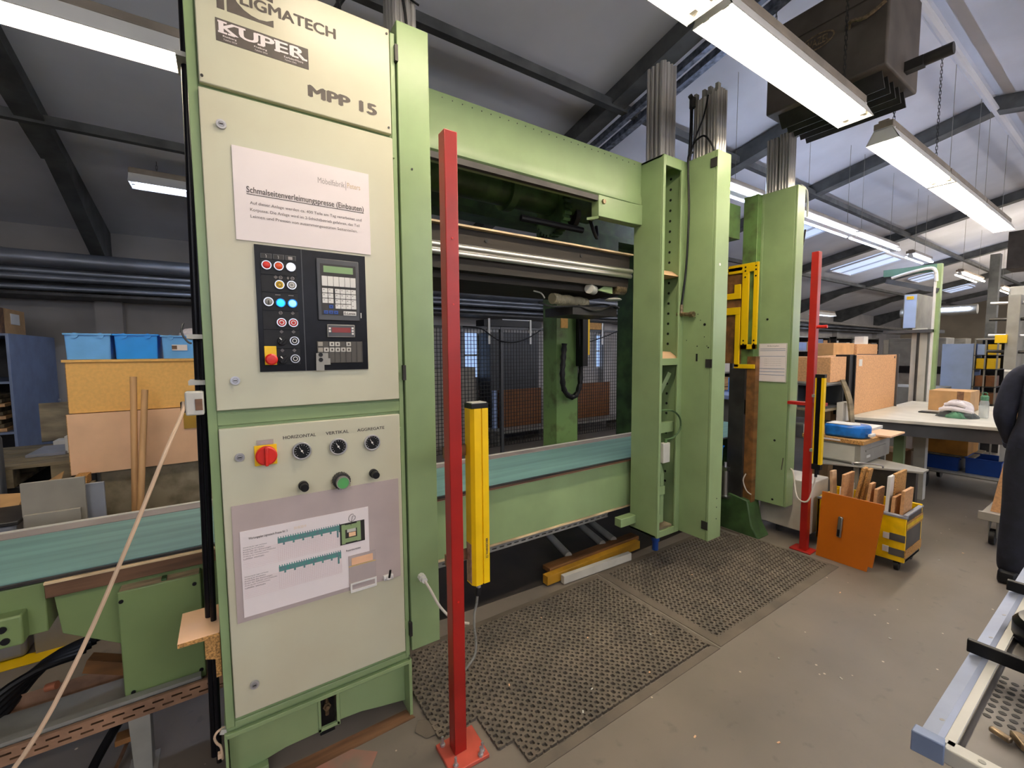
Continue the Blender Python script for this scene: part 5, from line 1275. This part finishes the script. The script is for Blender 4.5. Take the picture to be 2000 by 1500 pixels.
MB().box(4.40, 4.50, 1.285, 1.31, .825, .85).build('white_lip', WHITE, bw, bevel=.005)
boxthing('pale_board', LAM, 'pale board lying on the drawer cabinet right of the blue tray', 'board', (4.62, 4.98, 1.22, 1.40, .807, .822))
boxthing('pale_board', WHITE, 'white coated board lying behind the pale one', 'board', (4.72, 5.14, 1.42, 1.66, .807, .835))
boxthing('white_packet', WHITE, 'small white packet on the cabinet left of the blue tray', 'packet', (4.33, 4.40, 1.70, 1.76, .807, .88))
# shelf frame with cartons
sf = thing('storage_rack', 'low storage rack carrying cartons behind the far red post', 'rack', (5.1, 1.95, 0))
MB().box(4.72, 5.2, 1.76, 2.5, .955, .98).build('shelf', PALLET, sf)
MB().box(4.75, 5.2, 1.76, 2.5, .80, .82).build('shelf', GREYC, sf)
for x_, y_ in ((4.73, 1.78), (4.73, 2.45), (5.16, 1.78), (5.16, 2.45)): MB().box(x_, x_ + .03, y_, y_ + .03, 0, .955).build('leg', DARK, sf)
gb = thing('open_box', 'dark open fronted box with a grey side under the long carton', 'box', (4.9, 1.9, .981))
MB().box(4.74, 5.2, 1.765, 2.1, .981, .99).box(4.74, 5.2, 1.765, 2.1, 1.20, 1.21).box(4.74, 5.2, 2.09, 2.1, .99, 1.20).box(5.19, 5.2, 1.765, 2.09, .99, 1.20).build('box_shell', GRAPH, gb)
MB().box(4.735, 4.74, 1.99, 2.2, .981, 1.21).build('grey_flap', GREYC, gb)
boxthing('cardboard_carton', CHIP, 'long brown carton face high behind the far red post', 'carton', (4.85, 5.22, 1.76, 2.45, 1.235, 1.48))
boxthing('cardboard_carton', GREYC, 'grey slab carrying the long brown carton', 'slab', (4.80, 5.2, 1.765, 2.4, 1.212, 1.233))
pf = thing('curved_veneer', 'curved brown veneer sheet standing between the rack and the black edged carcase', 'veneer', (4.9, 1.7, .9))
MB().prism([(4.86 + .10 * (1 - (z_ / .38) ** 2) * 0, 0) for z_ in ()] or [(1.73, 1.255), (1.74, 1.255), (1.705, 1.16), (1.675, 1.05), (1.66, .95), (1.645, .82), (1.63, .82), (1.645, .96), (1.66, 1.06), (1.69, 1.16)], 'x', 5.02, 5.12).build('sheet', PALLET, pf)
boxthing('white_device', WHITE, 'white control device on the rack left of the curved veneer', 'device', (5.02, 5.20, 1.70, 1.755, .84, 1.03))
# carcases on the assembly table
cc = thing('furniture_carcase', 'chipboard cabinet carcase with a black left side on the assembly table', 'carcase', (5.9, 1.75, .88))
MB().box(5.36, 6.55, 1.72, 1.738, .882, 1.49).build('chipboard_panel', CHIP, cc, bevel=.001)
MB().box(5.24, 5.36, 1.738, 1.86, .882, 1.50).box(5.34, 5.362, 1.722, 1.86, .882, 1.495).build('black_side', BLACK, cc)
MB().box(6.55, 6.57, 1.70, 2.1, .882, 1.495).build('dark_edge', GRAPH, cc)
MB().box(5.36, 6.55, 1.74, 2.1, .882, 1.485).build('body', CHIP, cc)
MB().box(5.42, 5.50, 1.716, 1.72, 1.38, 1.45).build('white_label', WHITE, cc)
MB().cyl((6.48, 1.717, 1.46), (6.48, 1.721, 1.46), .014, 10).build('corner_hole', DARK, cc)
boxthing('chipboard_box', CHIP, 'large chipboard box standing behind the black edged carcase', 'box', (6.6, 7.3, 2.12, 2.45, .0, 1.62))
boxthing('chipboard_box', CARD, 'pale brown box with grey front further left behind the carcase', 'box', (5.9, 6.5, 2.12, 2.35, 0.0, 1.63))
boxthing('white_tower', WHITE, 'small white dispenser on the boxes behind the carcase', 'dispenser', (6.9, 7.05, 2.15, 2.25, 1.621, 1.72))
at = thing('assembly_table', 'large white topped assembly table with a grey apron', 'table', (6.5, 1.2, 0))
MB().prism([(5.20, 1.72), (5.48, .62), (7.42, .67), (7.42, 1.77)], 'z', .85, .88).build('table_top', OFFW, at, bevel=.003)
MB().prism([(5.23, 1.70), (5.50, .65), (5.52, .65), (5.26, 1.70)], 'z', .73, .85).prism([(5.50, .65), (7.4, .70), (7.4, .72), (5.50, .67)], 'z', .73, .85).prism([(5.24, 1.70), (7.4, 1.75), (7.4, 1.73), (5.26, 1.68)], 'z', .73, .85).build('apron', GRAPH, at)
MB().box(5.62, 5.68, 1.38, 1.46, 0, .73).build('leg', GREEN, at)
for x_, y_ in ((5.90, 1.28), (7.2, 1.6), (7.2, .85), (6.6, .78)): MB().box(x_, x_ + .09, y_, y_ + .09, 0, .73).build('leg', OFFW, at)
cx_ = boxthing('cardboard_box', CARD, 'brown carton standing on the assembly table behind the cloth', 'box', (6.45, 6.85, 1.08, 1.40, .881, 1.10), bevel=.002)
MB().box(6.447, 6.45, 1.13, 1.18, .9, 1.10).build('tape_strip', BROWN, cx_)
ph_ = boxthing('clipboard', BLACK, 'flat black device lying on the assembly table left of the cloth', 'device', (6.1, 6.22, 1.22, 1.40, .881, .893), bevel=.003)


def blob(seed, cx, cy, z, sx, sy, sz, n=22, m=10):
    rnd = random.Random(seed); ph = [rnd.random() * 6 for _ in range(8)]; vs = []; fs = []
    for i in range(m + 1):
        t = i / m * pi / 2
        for j in range(n):
            a = 2 * pi * j / n
            k = 1 + .10 * math.sin(3 * a + ph[0] + 2 * t) + .07 * math.sin(5 * a + ph[1] - 3 * t) + .05 * math.sin(9 * a + ph[2])
            zz = math.sin(t) * sz * (1 + .16 * math.sin(4 * a + ph[3]) * math.cos(t) + .10 * math.sin(7 * a + ph[4]))
            vs.append((cx + sx * math.cos(t) * k * math.cos(a), cy + sy * math.cos(t) * k * math.sin(a), z + max(0, zz)))
    for i in range(m):
        fs += [(i * n + j, i * n + (j + 1) % n, (i + 1) * n + (j + 1) % n, (i + 1) * n + j) for j in range(n)]
    fs.append(tuple(range(n))[::-1])
    return MB().add(vs, fs)


cl_ = thing('folded_clothes', 'heap of white, grey and green clothes on the assembly table', 'clothes', (5.98, 1.08, .881))
blob(3, 5.99, 1.08, .882, .13, .14, .085).build('grey_garment', CLOTHG, cl_)
blob(5, 6.00, 1.09, .925, .10, .12, .115).build('white_garment', CLOTH, cl_)
MB().tube([(5.90, 1.19, .95), (5.88, 1.13, .97), (5.89, 1.04, .96), (5.93, .98, .94)], .022, 8).tube([(5.92, 1.16, 1.0), (5.90, 1.09, 1.02), (5.92, 1.02, .99)], .02, 8).build('white_fold', CLOTH, cl_)
blob(9, 5.88, 1.07, .882, .05, .075, .055).build('green_garment', CLOTHGR, cl_)
bt = thing('water_bottle', 'clear drinking bottle with a green lid beside the clothes', 'bottle', (6.1, .925, .881))
MB().lathe((6.1, .925, .881), [(.001, 0), (.032, 0), (.034, .01), (.034, .15), (.028, .17), (.001, .17)], 18).build('bottle_body', GLASSB, bt)
MB().lathe((6.1, .925, 1.05), [(.001, 0), (.029, 0), (.029, .04), (.02, .05), (.001, .05)], 18).build('green_lid', CLOTHGR, bt)
MB().ring((6.095, .925, 1.112), (6.105, .925, 1.112), .02, .013, 14).build('carry_loop', CLOTHGR, bt)
# under the table
boxthing('wooden_crate', mat('ochre_chipboard', (176, 120, 40), .6, var=.2), 'ochre wooden box under the assembly table', 'box', (6.62, 7.1, 1.10, 1.50, .39, .58))
boxthing('support_board', PALLET, 'grey wooden board carrying the ochre box', 'board', (6.6, 7.2, 1.05, 1.56, .37, .388))
boxthing('cardboard_box', CARD, 'brown carton on the floor under the left end of the assembly table', 'box', (6.5, 6.9, 1.62, 1.86, 0, .34))
dl = thing('dolly', 'low flat dolly with castors under the assembly table', 'dolly', (6.8, 1.1, 0))
MB().box(6.45, 7.2, .70, 1.50, .20, .225).build('deck', GREYC, dl, bevel=.01)
for x_, y_ in ((6.52, 1.40), (6.52, .80), (7.1, 1.4), (7.1, .8)): MB().cyl((x_, y_ - .015, .09), (x_, y_ + .015, .09), .08, 16).box(x_ - .03, x_ + .03, y_ - .022, y_ + .022, .15, .20).build('castor', DARK, dl)
crate('dark blue crate with dark contents on the dolly, left one', 6.72, 1.28, .226, .36, .26, .15, BLUED, group='dark blue crates on the dolly')
crate('dark blue crate on the dolly, right one beside the person', 6.72, .97, .226, .36, .26, .17, BLUED, group='dark blue crates on the dolly')
boxthing('tool_heap', DARK, 'dark loose parts lying in the left blue crate', 'parts', (6.60, 6.84, 1.18, 1.38, .24, .37))
# trolley with board near the person
tr = thing('platform_trolley', 'grey platform trolley with a swivel castor by the person', 'trolley', (5.2, .6, 0))
MB().box(4.95, 5.6, .25, .73, .215, .25).box(4.93, 4.96, .24, .74, .20, .265).build('deck', GREYP, tr, bevel=.004)
MB().cyl((5.0, .645, .065), (5.0, .675, .065), .062, 18).build('castor_wheel', BLACK, tr)
MB().prism([(4.96, .215), (5.06, .215), (5.02, .06), (4.99, .06)], 'y', .635, .642).prism([(4.96, .215), (5.06, .215), (5.02, .06), (4.99, .06)], 'y', .678, .685).box(4.96, 5.06, .63, .69, .195, .215).build('castor_fork', GREYC, tr)
for x_, y_ in ((5.5, .66), (5.0, .3), (5.5, .3)): MB().cyl((x_, y_ - .015, .065), (x_, y_ + .015, .065), .062, 14).box(x_ - .03, x_ + .03, y_ - .02, y_ + .02, .12, .215).build('castor_wheel', BLACK, tr)
o = MB().add([(5.05, .69, .251), (5.05, .30, .251), (5.12, .30, 1.35), (5.12, .56, 1.35), (5.07, .69, .251), (5.07, .30, .251), (5.14, .30, 1.35), (5.14, .56, 1.35)],
             [(0, 1, 2, 3), (7, 6, 5, 4), (0, 4, 5, 1), (1, 5, 6, 2), (2, 6, 7, 3), (3, 7, 4, 0)]).build('trolley_board', CHIP, None, org=(5.05, .5, .251)); tag(o, 'chipboard panel standing on the trolley behind the person', 'panel')

# gantry with the grey switch box
gm_ = thing('drill_gantry', 'pale steel gantry machine with a grey switch box and green post', 'machine', (7.6, 1.8, 0))
MB().box(7.5, 7.62, 1.675, 1.83, .0, 1.82).build('column', OFFW, gm_, bevel=.004)
MB().box(7.5, 8.4, 1.79, 1.93, 1.82, 2.27).build('switch_box', GREYC, gm_, bevel=.006)
MB().box(7.495, 7.5, 1.80, 1.92, 1.83, 2.26).build('pale_blue_front', BLUEW, gm_)
MB().box(7.49, 7.497, 1.83, 1.90, 2.20, 2.24).build('yellow_label', YEL, gm_)
text('lettering', 'HOLZ', (7.4885, 1.895, 2.21), (0, -1, 0), (0, 0, 1), .055, .02, INK, gm_)
MB().box(7.5, 7.58, 1.585, 1.63, .0, 2.62).build('green_post', GREEN, gm_)
MB().box(7.46, 7.50, 1.62, 1.64, .85, 2.5).build('white_conduit', WHITE, gm_)
MB().box(7.5, 7.56, 1.63, 2.16, 2.53, 2.62).build('green_arm', mat('grey_green_arm', (84, 120, 104), .45), gm_)
MB().bar((7.5, 2.12, 2.47), (7.5, 1.60, 2.28), .05, .06).build('lower_arm', GRAPH, gm_)
MB().tube([(7.47, 2.06, 2.50), (7.46, 1.85, 2.55), (7.46, 1.68, 2.57), (7.46, 1.63, 2.52), (7.46, 1.62, 2.40)], .02).build('white_hose', WHITE, gm_)
MB().box(7.4, 8.0, 1.62, 2.10, 1.76, 1.80).build('dark_hood', GRAPH, gm_)
MB().box(7.42, 7.46, 1.74, 1.76, .8, 1.76).build('dark_rod', DARK, gm_)
MB().box(8.3, 8.95, 1.7, 2.4, 0, 1.0).build('machine_bed', GREYC, gm_, bevel=.01)
# cupboards and racks further back
lb_ = boxthing('steel_cupboard', BLUEW, 'light blue steel cupboard behind the assembly table', 'cupboard', (9.0, 9.8, 1.51, 1.84, .0, 1.625))
rk = thing('parts_rack', 'parts rack full of yellow and brown bins right of the blue cupboard', 'rack', (9.3, 1.38, 0))
for y_ in (1.27, 1.385, 1.49): MB().box(9.0, 9.03, y_, y_ + .015, 0, 1.69).build('upright', GREYC, rk)
MB().box(9.0, 9.5, 1.27, 1.505, 1.68, 1.70).build('top_shelf', OFFW, rk)
for z_ in (.5, .75, 1.0, 1.25, 1.45): MB().box(9.0, 9.5, 1.27, 1.505, z_, z_ + .012).build('shelf', DARK, rk)
MB().box(9.5, 9.51, 1.27, 1.505, 0, 1.69).build('back_panel', DARK, rk)
for z_, m_, n_ in ((.513, CARD, 'light brown'), (.763, BROWNB, 'dark brown'), (1.013, BROWNB, 'brown'), (1.263, YEL, 'yellow'), (1.463, BLUEW, 'pale blue')):
    for j in range(2):
        o = boxthing('small_bin', m_ if (j or z_ != 1.463) else YEL, n_ + ' bin on the parts rack, ' + ('right column' if j == 0 else 'left column'), 'bin', (9.03, 9.3, 1.285 + j * .115, 1.375 + j * .105, z_, z_ + .15), group='bins on the parts rack')
for k, (x_, y_, w_, h_, m_, lb) in enumerate(((12.0, 2.85, .9, 1.78, GREYC, 'grey tall cupboard behind the gantry, nearest'), (14.5, 3.5, 1.2, 1.8, GREYP, 'beige tall cupboard behind the gantry, middle'), (17.5, 3.9, 1.6, 1.85, GREYC, 'grey tall cupboard behind the gantry, farthest'))):
    t = thing('tall_cupboard', lb, 'cupboard', (x_, y_, 0), 'tall cupboards along the hall')
    MB().box(x_, x_ + .6, y_ - w_ / 2, y_ + w_ / 2, 0, h_).build('body', m_, t, bevel=.01)
    for s_ in (-1, 1): MB().box(x_ - .01, x_, y_ + s_ * w_ / 4 - w_ / 4.3, y_ + s_ * w_ / 4 + w_ / 4.3, .1, h_ - .08).build('cupboard_door', m_, t, bevel=.004)
    MB().box(x_ - .03, x_ - .01, y_ - w_ / 2, y_ + w_ / 2, 1.05, 1.20).build('dark_band', BLACK, t)
pr = MB().box(14, 14.2, 2.05, 2.2, 0, 3.6).build('steel_pillar', BEAM, None, org=(14.1, 2.1, 0)); tag(pr, 'dark steel pillar in the far right of the hall', 'pillar')
wm = thing('white_machine', 'tall white machine with pipes near the right picture edge', 'machine', (8.6, .9, 0))
MB().box(8.4, 9.2, .55, 1.02, 0, 2.2).box(8.5, 9.0, .7, 1.15, 2.2, 2.35).build('housing', OFFW, wm, bevel=.02)
MB().box(8.0, 8.4, .98, 1.08, 1.3, 2.2).build('grey_panel', GREYC, wm)
for k in range(4): MB().cyl((8.1, .8, 1.5 + k * .2), (8.1, 1.24, 1.52 + k * .2), .02, 8).build('pipe', CHROME if k % 2 else DARK, wm)
MB().box(7.95, 8.1, 1.06, 1.16, 1.62, 1.72).build('yellow_valve', YEL, wm)
# clutter on long shelves at the far left wall
for r_i in range(3):
    xs = 8.5 + r_i * 4.6
    t = thing('long_rack', 'long wall rack with boxes on the left wall, ' + ['nearest', 'middle', 'farthest'][r_i] + ' of three', 'rack', (xs, 6.6, 0))
    for k in range(4): MB().box(xs + k * 1.35, xs + k * 1.35 + .06, 6.3, 6.8, 0, 2.0).build('upright', DARK, t)
    for z_ in (.4, .95, 1.5, 1.95): MB().box(xs, xs + 4.1, 6.3, 6.85, z_, z_ + .04).build('shelf', GREYC, t)
    for z_ in (.44, .99, 1.54):
        x_ = xs + .1; cnt = 0; ow = ['first', 'second', 'third', 'fourth', 'fifth', 'sixth', 'seventh', 'eighth', 'ninth', 'tenth', 'eleventh', 'twelfth']
        while x_ < xs + 3.8:
            w_ = .25 + random.random() * .4; hh = .2 + random.random() * .22
            m_ = random.choice((CARD, GREYC, OFFW, CHIP, DARK, BLUEC, GREYP, WHITE))
            cn = {CARD: 'brown', GREYC: 'grey', OFFW: 'pale grey', CHIP: 'tan', DARK: 'dark', BLUEC: 'slate blue', GREYP: 'beige grey', WHITE: 'white'}[m_]
            boxthing('storage_box', m_, cn + ' box, ' + ow[min(cnt, 11)] + ' from the left on the ' + {.44: 'lower', .99: 'middle', 1.54: 'upper'}[z_] + ' shelf of the ' + ['nearest', 'middle', 'farthest'][r_i] + ' wall rack', 'box', (x_, x_ + w_, 6.35, 6.75, z_, z_ + hh), group='boxes on the wall racks', bevel=0)
            x_ += w_ + .06; cnt += 1
# board stacks in the middle distance between the columns and the gantry
for k, (x_, y_, sx, sy, h_, m_, lb) in enumerate(((9.6, 3.0, 1.4, .9, 1.1, CHIP, 'chipboard stack on the floor beyond the table'), (11.2, 4.4, 1.6, 1.0, 1.2, GREYP, 'beige board stack farther down the hall'), (7.8, 4.8, 1.2, .9, 1.0, CARD, 'brown carton stack beside the pale blue workbench'), (13.2, 1.2, 1.2, .8, 1.1, OFFW, 'white board stack behind the light blue cupboard'), (16, 1.0, 1.8, 1.0, 1.4, CHIP, 'tan board stack at the far right'), (19, 2.6, 1.5, 1.2, 1.6, GREYC, 'grey machine body at the far end'))):
    t = thing('board_stack', lb, 'boards', (x_, y_, 0), 'stacks in the hall')
    n_ = 6
    for j in range(n_): MB().box(x_ + .02 * (j % 2), x_ + sx - .02 * (j % 3), y_ + .01 * (j % 2), y_ + sy, j * h_ / n_, (j + 1) * h_ / n_ - .012).build('board', m_, t, bevel=.003)
bt_ = thing('wall_light_unit', 'long round tube light unit hanging before the far wall', 'lamp', (15, 2.9, 2.5))
MB().cyl((15, 2.5, 2.5), (15, 3.9, 2.5), .12, 16).build('tube_body', GREYC, bt_)
MB().cyl((14.86, 2.6, 2.52), (14.86, 3.8, 2.52), .03, 10).build('tube', E_COOL, bt_)
boxthing('hanging_unit', HEAT, 'second dark air heater hanging far away at the right edge', 'heater', (11.6, 12.2, 1.0, 1.62, 2.95, 3.6))

# ================================================================ FOREGROUND RACK
RKZ = .85
fr_ = thing('aluminium_rack', 'aluminium framed tray rack in the bottom right corner', 'rack', (1.6, 0, 0))
prf = [(.178, RKZ - .035), (.178, RKZ - .004), (.186, RKZ), (.208, RKZ - .006), (.214, RKZ - .035)]
MB().prism(prf, 'x', 1.035, 3.6).build('side_profile', RACKALU, fr_)
MB().box(1.045, 3.6, .164, .178, RKZ - .012, RKZ - .005).build('inner_ledge', OFFW, fr_)
MB().prism([(1.02, .216), (1.045, .216), (1.048, .176), (1.025, .172)], 'z', RKZ - .038, RKZ + .001).build('corner_cap', BLUEC, fr_, bevel=.002)
MB().box(1.03, 1.06, -.75, .176, RKZ - .035, RKZ - .005).build('front_profile', OFFW, fr_, bevel=.003)
for y_ in (.13, .11, -.1): MB().cyl((1.045, y_, RKZ - .006), (1.045, y_, RKZ - .004), .005, 10).build('rivet', GREYC, fr_)
for x_ in (1.10, 1.52, 1.68, 2.1): MB().cyl((x_, .19, RKZ - .005), (x_, .191, RKZ - .001), .004, 8).build('rivet', GREYC, fr_)
MB().box(1.06, 3.6, -.75, .165, RKZ - .03, RKZ - .022).build('tray_floor', mat('grey_tray_steel', (120, 116, 112), .35, .6, var=.15, scale=6), fr_)
for i in range(17):
    for j in range(11):
        cx2, cy2 = 1.13 + i * .022 + (.011 if j % 2 else 0), .150 - j * .016
        if cx2 < 1.20 or cx2 > 1.395: continue
        MB().cyl((cx2, cy2, RKZ - .0225), (cx2, cy2, RKZ - .0212), .006, 8).build('punched_hole', BLACK, fr_, bevel=0)
MB().box(1.40, 1.412, -.75, .212, RKZ - .0, RKZ + .03).build('black_divider', BLACK, fr_, bevel=.002)
MB().box(1.86, 1.875, -.75, .212, RKZ - .0, RKZ + .03).build('black_divider', BLACK, fr_, bevel=.002)
for x_, y_ in ((1.06, -.7), (3.5, .15), (3.5, -.7), (1.7, -.7)): MB().box(x_, x_ + .035, y_, y_ + .035, 0, RKZ - .06).build('leg', ALU, fr_)
MB().box(2.2, 2.235, .14, .175, 0, RKZ - .06).build('leg', ALU, fr_)
kn = thing('black_knob_cover', 'glossy black round cap lying in the aluminium rack', 'cap', (1.63, .088, RKZ - .0215))
MB().lathe((1.63, .088, RKZ - .0215), [(.001, 0), (.078, 0), (.084, .012), (.084, .045), (.074, .06), (.04, .067), (.001, .068)], 32).build('cap_body', BLACKG, kn)
MB().ring((1.63, .088, RKZ + .045), (1.63, .088, RKZ + .051), .05, .04, 28).build('raised_ring', BLACKG, kn)
wc = thing('clamp_tool', 'small brassy clamp tool lying at the near end of the rack tray', 'tool', (1.165, .11, RKZ - .0215))
MB().obox((1.165, .125, RKZ - .014), (.03, .012, .010), (0, 0, 1.2)).obox((1.17, .10, RKZ - .011), (.035, .018, .014), (0, 0, .6)).build('clamp_body', BRONZE, wc, bevel=.003)
MB().cyl((1.165, .08, RKZ), (1.19, .07, RKZ), .008, 10).build('clamp_screw', CHROME, wc)
for k in range(5):
    x_ = 1.95 + k * .11
    t = thing('grey_module', 'grey slotted module in the far part of the rack, ' + ['nearest', 'second', 'third', 'fourth', 'farthest'][k] + ' of five', 'module', (x_, .06, RKZ - .0215), 'modules in the rack')
    MB().box(x_, x_ + .08, -.12, .16, RKZ - .0215, RKZ + .02).build('module_body', GREYC, t, bevel=.004)
    for j in range(3): MB().box(x_ + .015 + j * .02, x_ + .025 + j * .02, -.03, .14, RKZ + .02, RKZ + .024).build('slot', DARK, t)

# ================================================================ PERSON
def skin_mesh(name, verts, edges, radii, sub=2, root=0):
    me = bpy.data.meshes.new(name); me.from_pydata([tuple(v) for v in verts], edges, [])
    o = bpy.data.objects.new(name + '_tmp', me); C.objects.link(o)
    o.modifiers.new('s', 'SKIN').use_smooth_shade = True
    sv = me.skin_vertices[0].data
    for i, r in enumerate(radii):
        sv[i].radius = r if isinstance(r, tuple) else (r, r); sv[i].use_root = (i == root)
    md = o.modifiers.new('u', 'SUBSURF'); md.levels = sub; md.render_levels = sub
    dg = bpy.context.evaluated_depsgraph_get(); dg.update()
    m2 = bpy.data.meshes.new_from_object(o.evaluated_get(dg))
    bpy.data.objects.remove(o); bpy.data.meshes.remove(me)
    return m2


PX, PY = 4.28, .355
pp = thing('person', 'person in a dark jumper and dark trousers standing at the right edge', 'person', (PX, PY, 0))
# facing direction +x (away); left side of the body towards +y (towards picture centre)
Vt = [(0, 0, .98), (0, 0, 1.10), (.0, 0, 1.26), (0, 0, 1.40), (.01, .01, 1.50), (.03, .035, 1.57),            # pelvis .. neck
      (0, .10, .93), (.02, .11, .52), (-.02, .125, .10), (.07, .13, .045),                                 # left leg
      (0, -.10, .93), (.04, -.11, .52), (.03, -.115, .10), (.13, -.12, .045),
      (0, .10, 1.42), (-.01, .155, 1.39), (-.03, .205, 1.13), (.08, .17, .92),                             # left arm
      (0, -.10, 1.43), (0, -.185, 1.42), (.0, -.225, 1.13), (.14, -.17, .95)]
Vt = [(PX + a * .98, PY + b * .98, c * .985) for a, b, c in Vt]
Ed = [(0, 1), (1, 2), (2, 3), (3, 4), (4, 5), (0, 6), (6, 7), (7, 8), (8, 9), (0, 10), (10, 11), (11, 12), (12, 13), (3, 14), (14, 15), (15, 16), (16, 17), (3, 18), (18, 19), (19, 20), (20, 21)]
Rd = [(.13, .15), (.13, .15), (.13, .16), (.115, .13), .06, .055, .105, .085, .07, .045, .105, .085, .07, .045, .075, .072, .058, .036, .075, .072, .058, .036]
me = skin_mesh('body', Vt, Ed, Rd)
for m_ in (NAVY, TROU, SKIN): me.materials.append(m_)
for v in me.vertices: v.co -= Vector((PX, PY, 0))
for p in me.polygons:
    z = p.center.z; r = math.hypot(p.center.x, p.center.y)
    p.material_index = 2 if z > 1.50 else (0 if z > .90 and not (z < .96 and r > .17 and False) else 1)
    p.use_smooth = True
o = bpy.data.objects.new('body', me); C.objects.link(o); o.parent = pp; ORG[o.name] = Vector((PX, PY, 0))
# shoes
for s_, dx in ((1, -.01), (-1, .05)):
    MB().prism([(PX - .07 + dx, .001), (PX + .19 + dx, .001), (PX + .20 + dx, .035), (PX + .12 + dx, .075), (PX + .02 + dx, .10), (PX - .06 + dx, .09), (PX - .075 + dx, .04)], 'y', PY + s_ * .125 - .045, PY + s_ * .125 + .045).build('shoe', BLACK, pp, bevel=.028)
# head with face, hair and cap
hx, hy, hz = PX + .05, PY + .045, 1.665
hd_ = MB(); n1, n2 = 24, 16; vs = []; fs = []
for i in range(n2 + 1):
    t = pi * i / n2
    for j in range(n1):
        a = 2 * pi * j / n1
        z_ = math.cos(t); k = math.sin(t)
        rx = .098 * (1 - .12 * max(0, -z_)); ry = .078 * (1 - .22 * max(0, -z_) ** 1.5)
        x_ = rx * k * math.cos(a) + (.012 if z_ < -.2 and math.cos(a) > 0 else 0) * k; y_ = ry * k * math.sin(a)
        if math.cos(a) > .93 and -.35 < z_ < .12: x_ += .02 * (1 - abs(z_ + .12) / .25 if abs(z_ + .12) < .25 else 0)
        vs.append((hx + x_, hy + y_, hz + .122 * z_))
for i in range(n2): fs += [(i * n1 + j, i * n1 + (j + 1) % n1, (i + 1) * n1 + (j + 1) % n1, (i + 1) * n1 + j) for j in range(n1)]
hd_.add(vs, fs).build('head', SKIN, pp)
for s_ in (-1, 1):
    MB().lathe((hx - .005, hy + s_ * .076, hz - .005), [(.001, -.01), (.018, -.008), (.022, 0), (.018, .006), (.001, .008)], 12, 'y').build('ear', SKIN, pp)
    MB().lathe((hx + .088, hy + s_ * .032, hz + .01), [(.001, -.01), (.009, -.006), (.011, 0), (.009, .006), (.001, .008)], 10, 'x').build('eye', WHITE, pp)
    MB().cyl((hx + .095, hy + s_ * .032, hz + .01), (hx + .098, hy + s_ * .032, hz + .01), .0045, 8).build('iris', DARK, pp)
MB().box(hx + .090, hx + .10, hy - .022, hy + .022, hz - .058, hz - .050).build('mouth', REDP, pp, bevel=.003)
MB().lathe((hx - .012, hy, hz + .02), [(.1, -.03), (.103, .02), (.096, .06), (.07, .095), (.001, .112)], 22).build('cap', OFFW, pp)
MB().lathe((hx - .022, hy, hz - .03), [(.070, -.045), (.088, -.01), (.097, .03)], 20).build('hair', HAIR, pp)


def hand(side, wx, wy, wz):
    P0 = Vector((wx, wy, wz)); dr = Vector((.25, -side * .15, -.95)).normalized(); fw = Vector((.95, 0, .25)); nn = dr.cross(fw).normalized()
    vs = [P0, P0 + dr * .045, P0 + dr * .085]; ed = [(0, 1), (1, 2)]; rd = [.024, (.022, .036), (.018, .036)]
    mes = skin_mesh('hand', vs, ed, rd, 2)
    mes.materials.append(SKIN)
    for v in mes.vertices: v.co -= Vector((PX, PY, 0))
    for p in mes.polygons: p.use_smooth = True
    h_ = bpy.data.objects.new('hand', mes); C.objects.link(h_); h_.parent = pp; ORG[h_.name] = Vector((PX, PY, 0))
    for k, L in enumerate((.070, .078, .074, .058)):
        b = P0 + dr * .075 + fw * (.027 - .018 * k)
        q1 = b + dr * L * .45 - nn * side * .004; q2 = q1 + (dr * .8 - nn * side * .55).normalized() * L * .35; q3 = q2 + (dr * .5 - nn * side * .8).normalized() * L * .25
        MB().tube([b, q1, q2, q3], [.0088, .0085, .008, .0078], 8).build('finger', SKIN, h_)
    b = P0 + dr * .03 + fw * .025
    MB().tube([b, b + (dr * .5 + fw * .8) * .035, b + (dr * .9 + fw * .9) * .05], .0095, 8).build('thumb', SKIN, h_)


hand(1, PX + .08, PY + .165, .905)
hand(-1, PX + .14, PY - .165, .935)
MB().cyl((PX + .065, PY + .170, .935), (PX + .085, PY + .166, .90), .042, 14).build('cuff', NAVY, pp)
MB().cyl((PX + .125, PY - .168, .965), (PX + .145, PY - .165, .93), .042, 14).build('cuff', NAVY, pp)
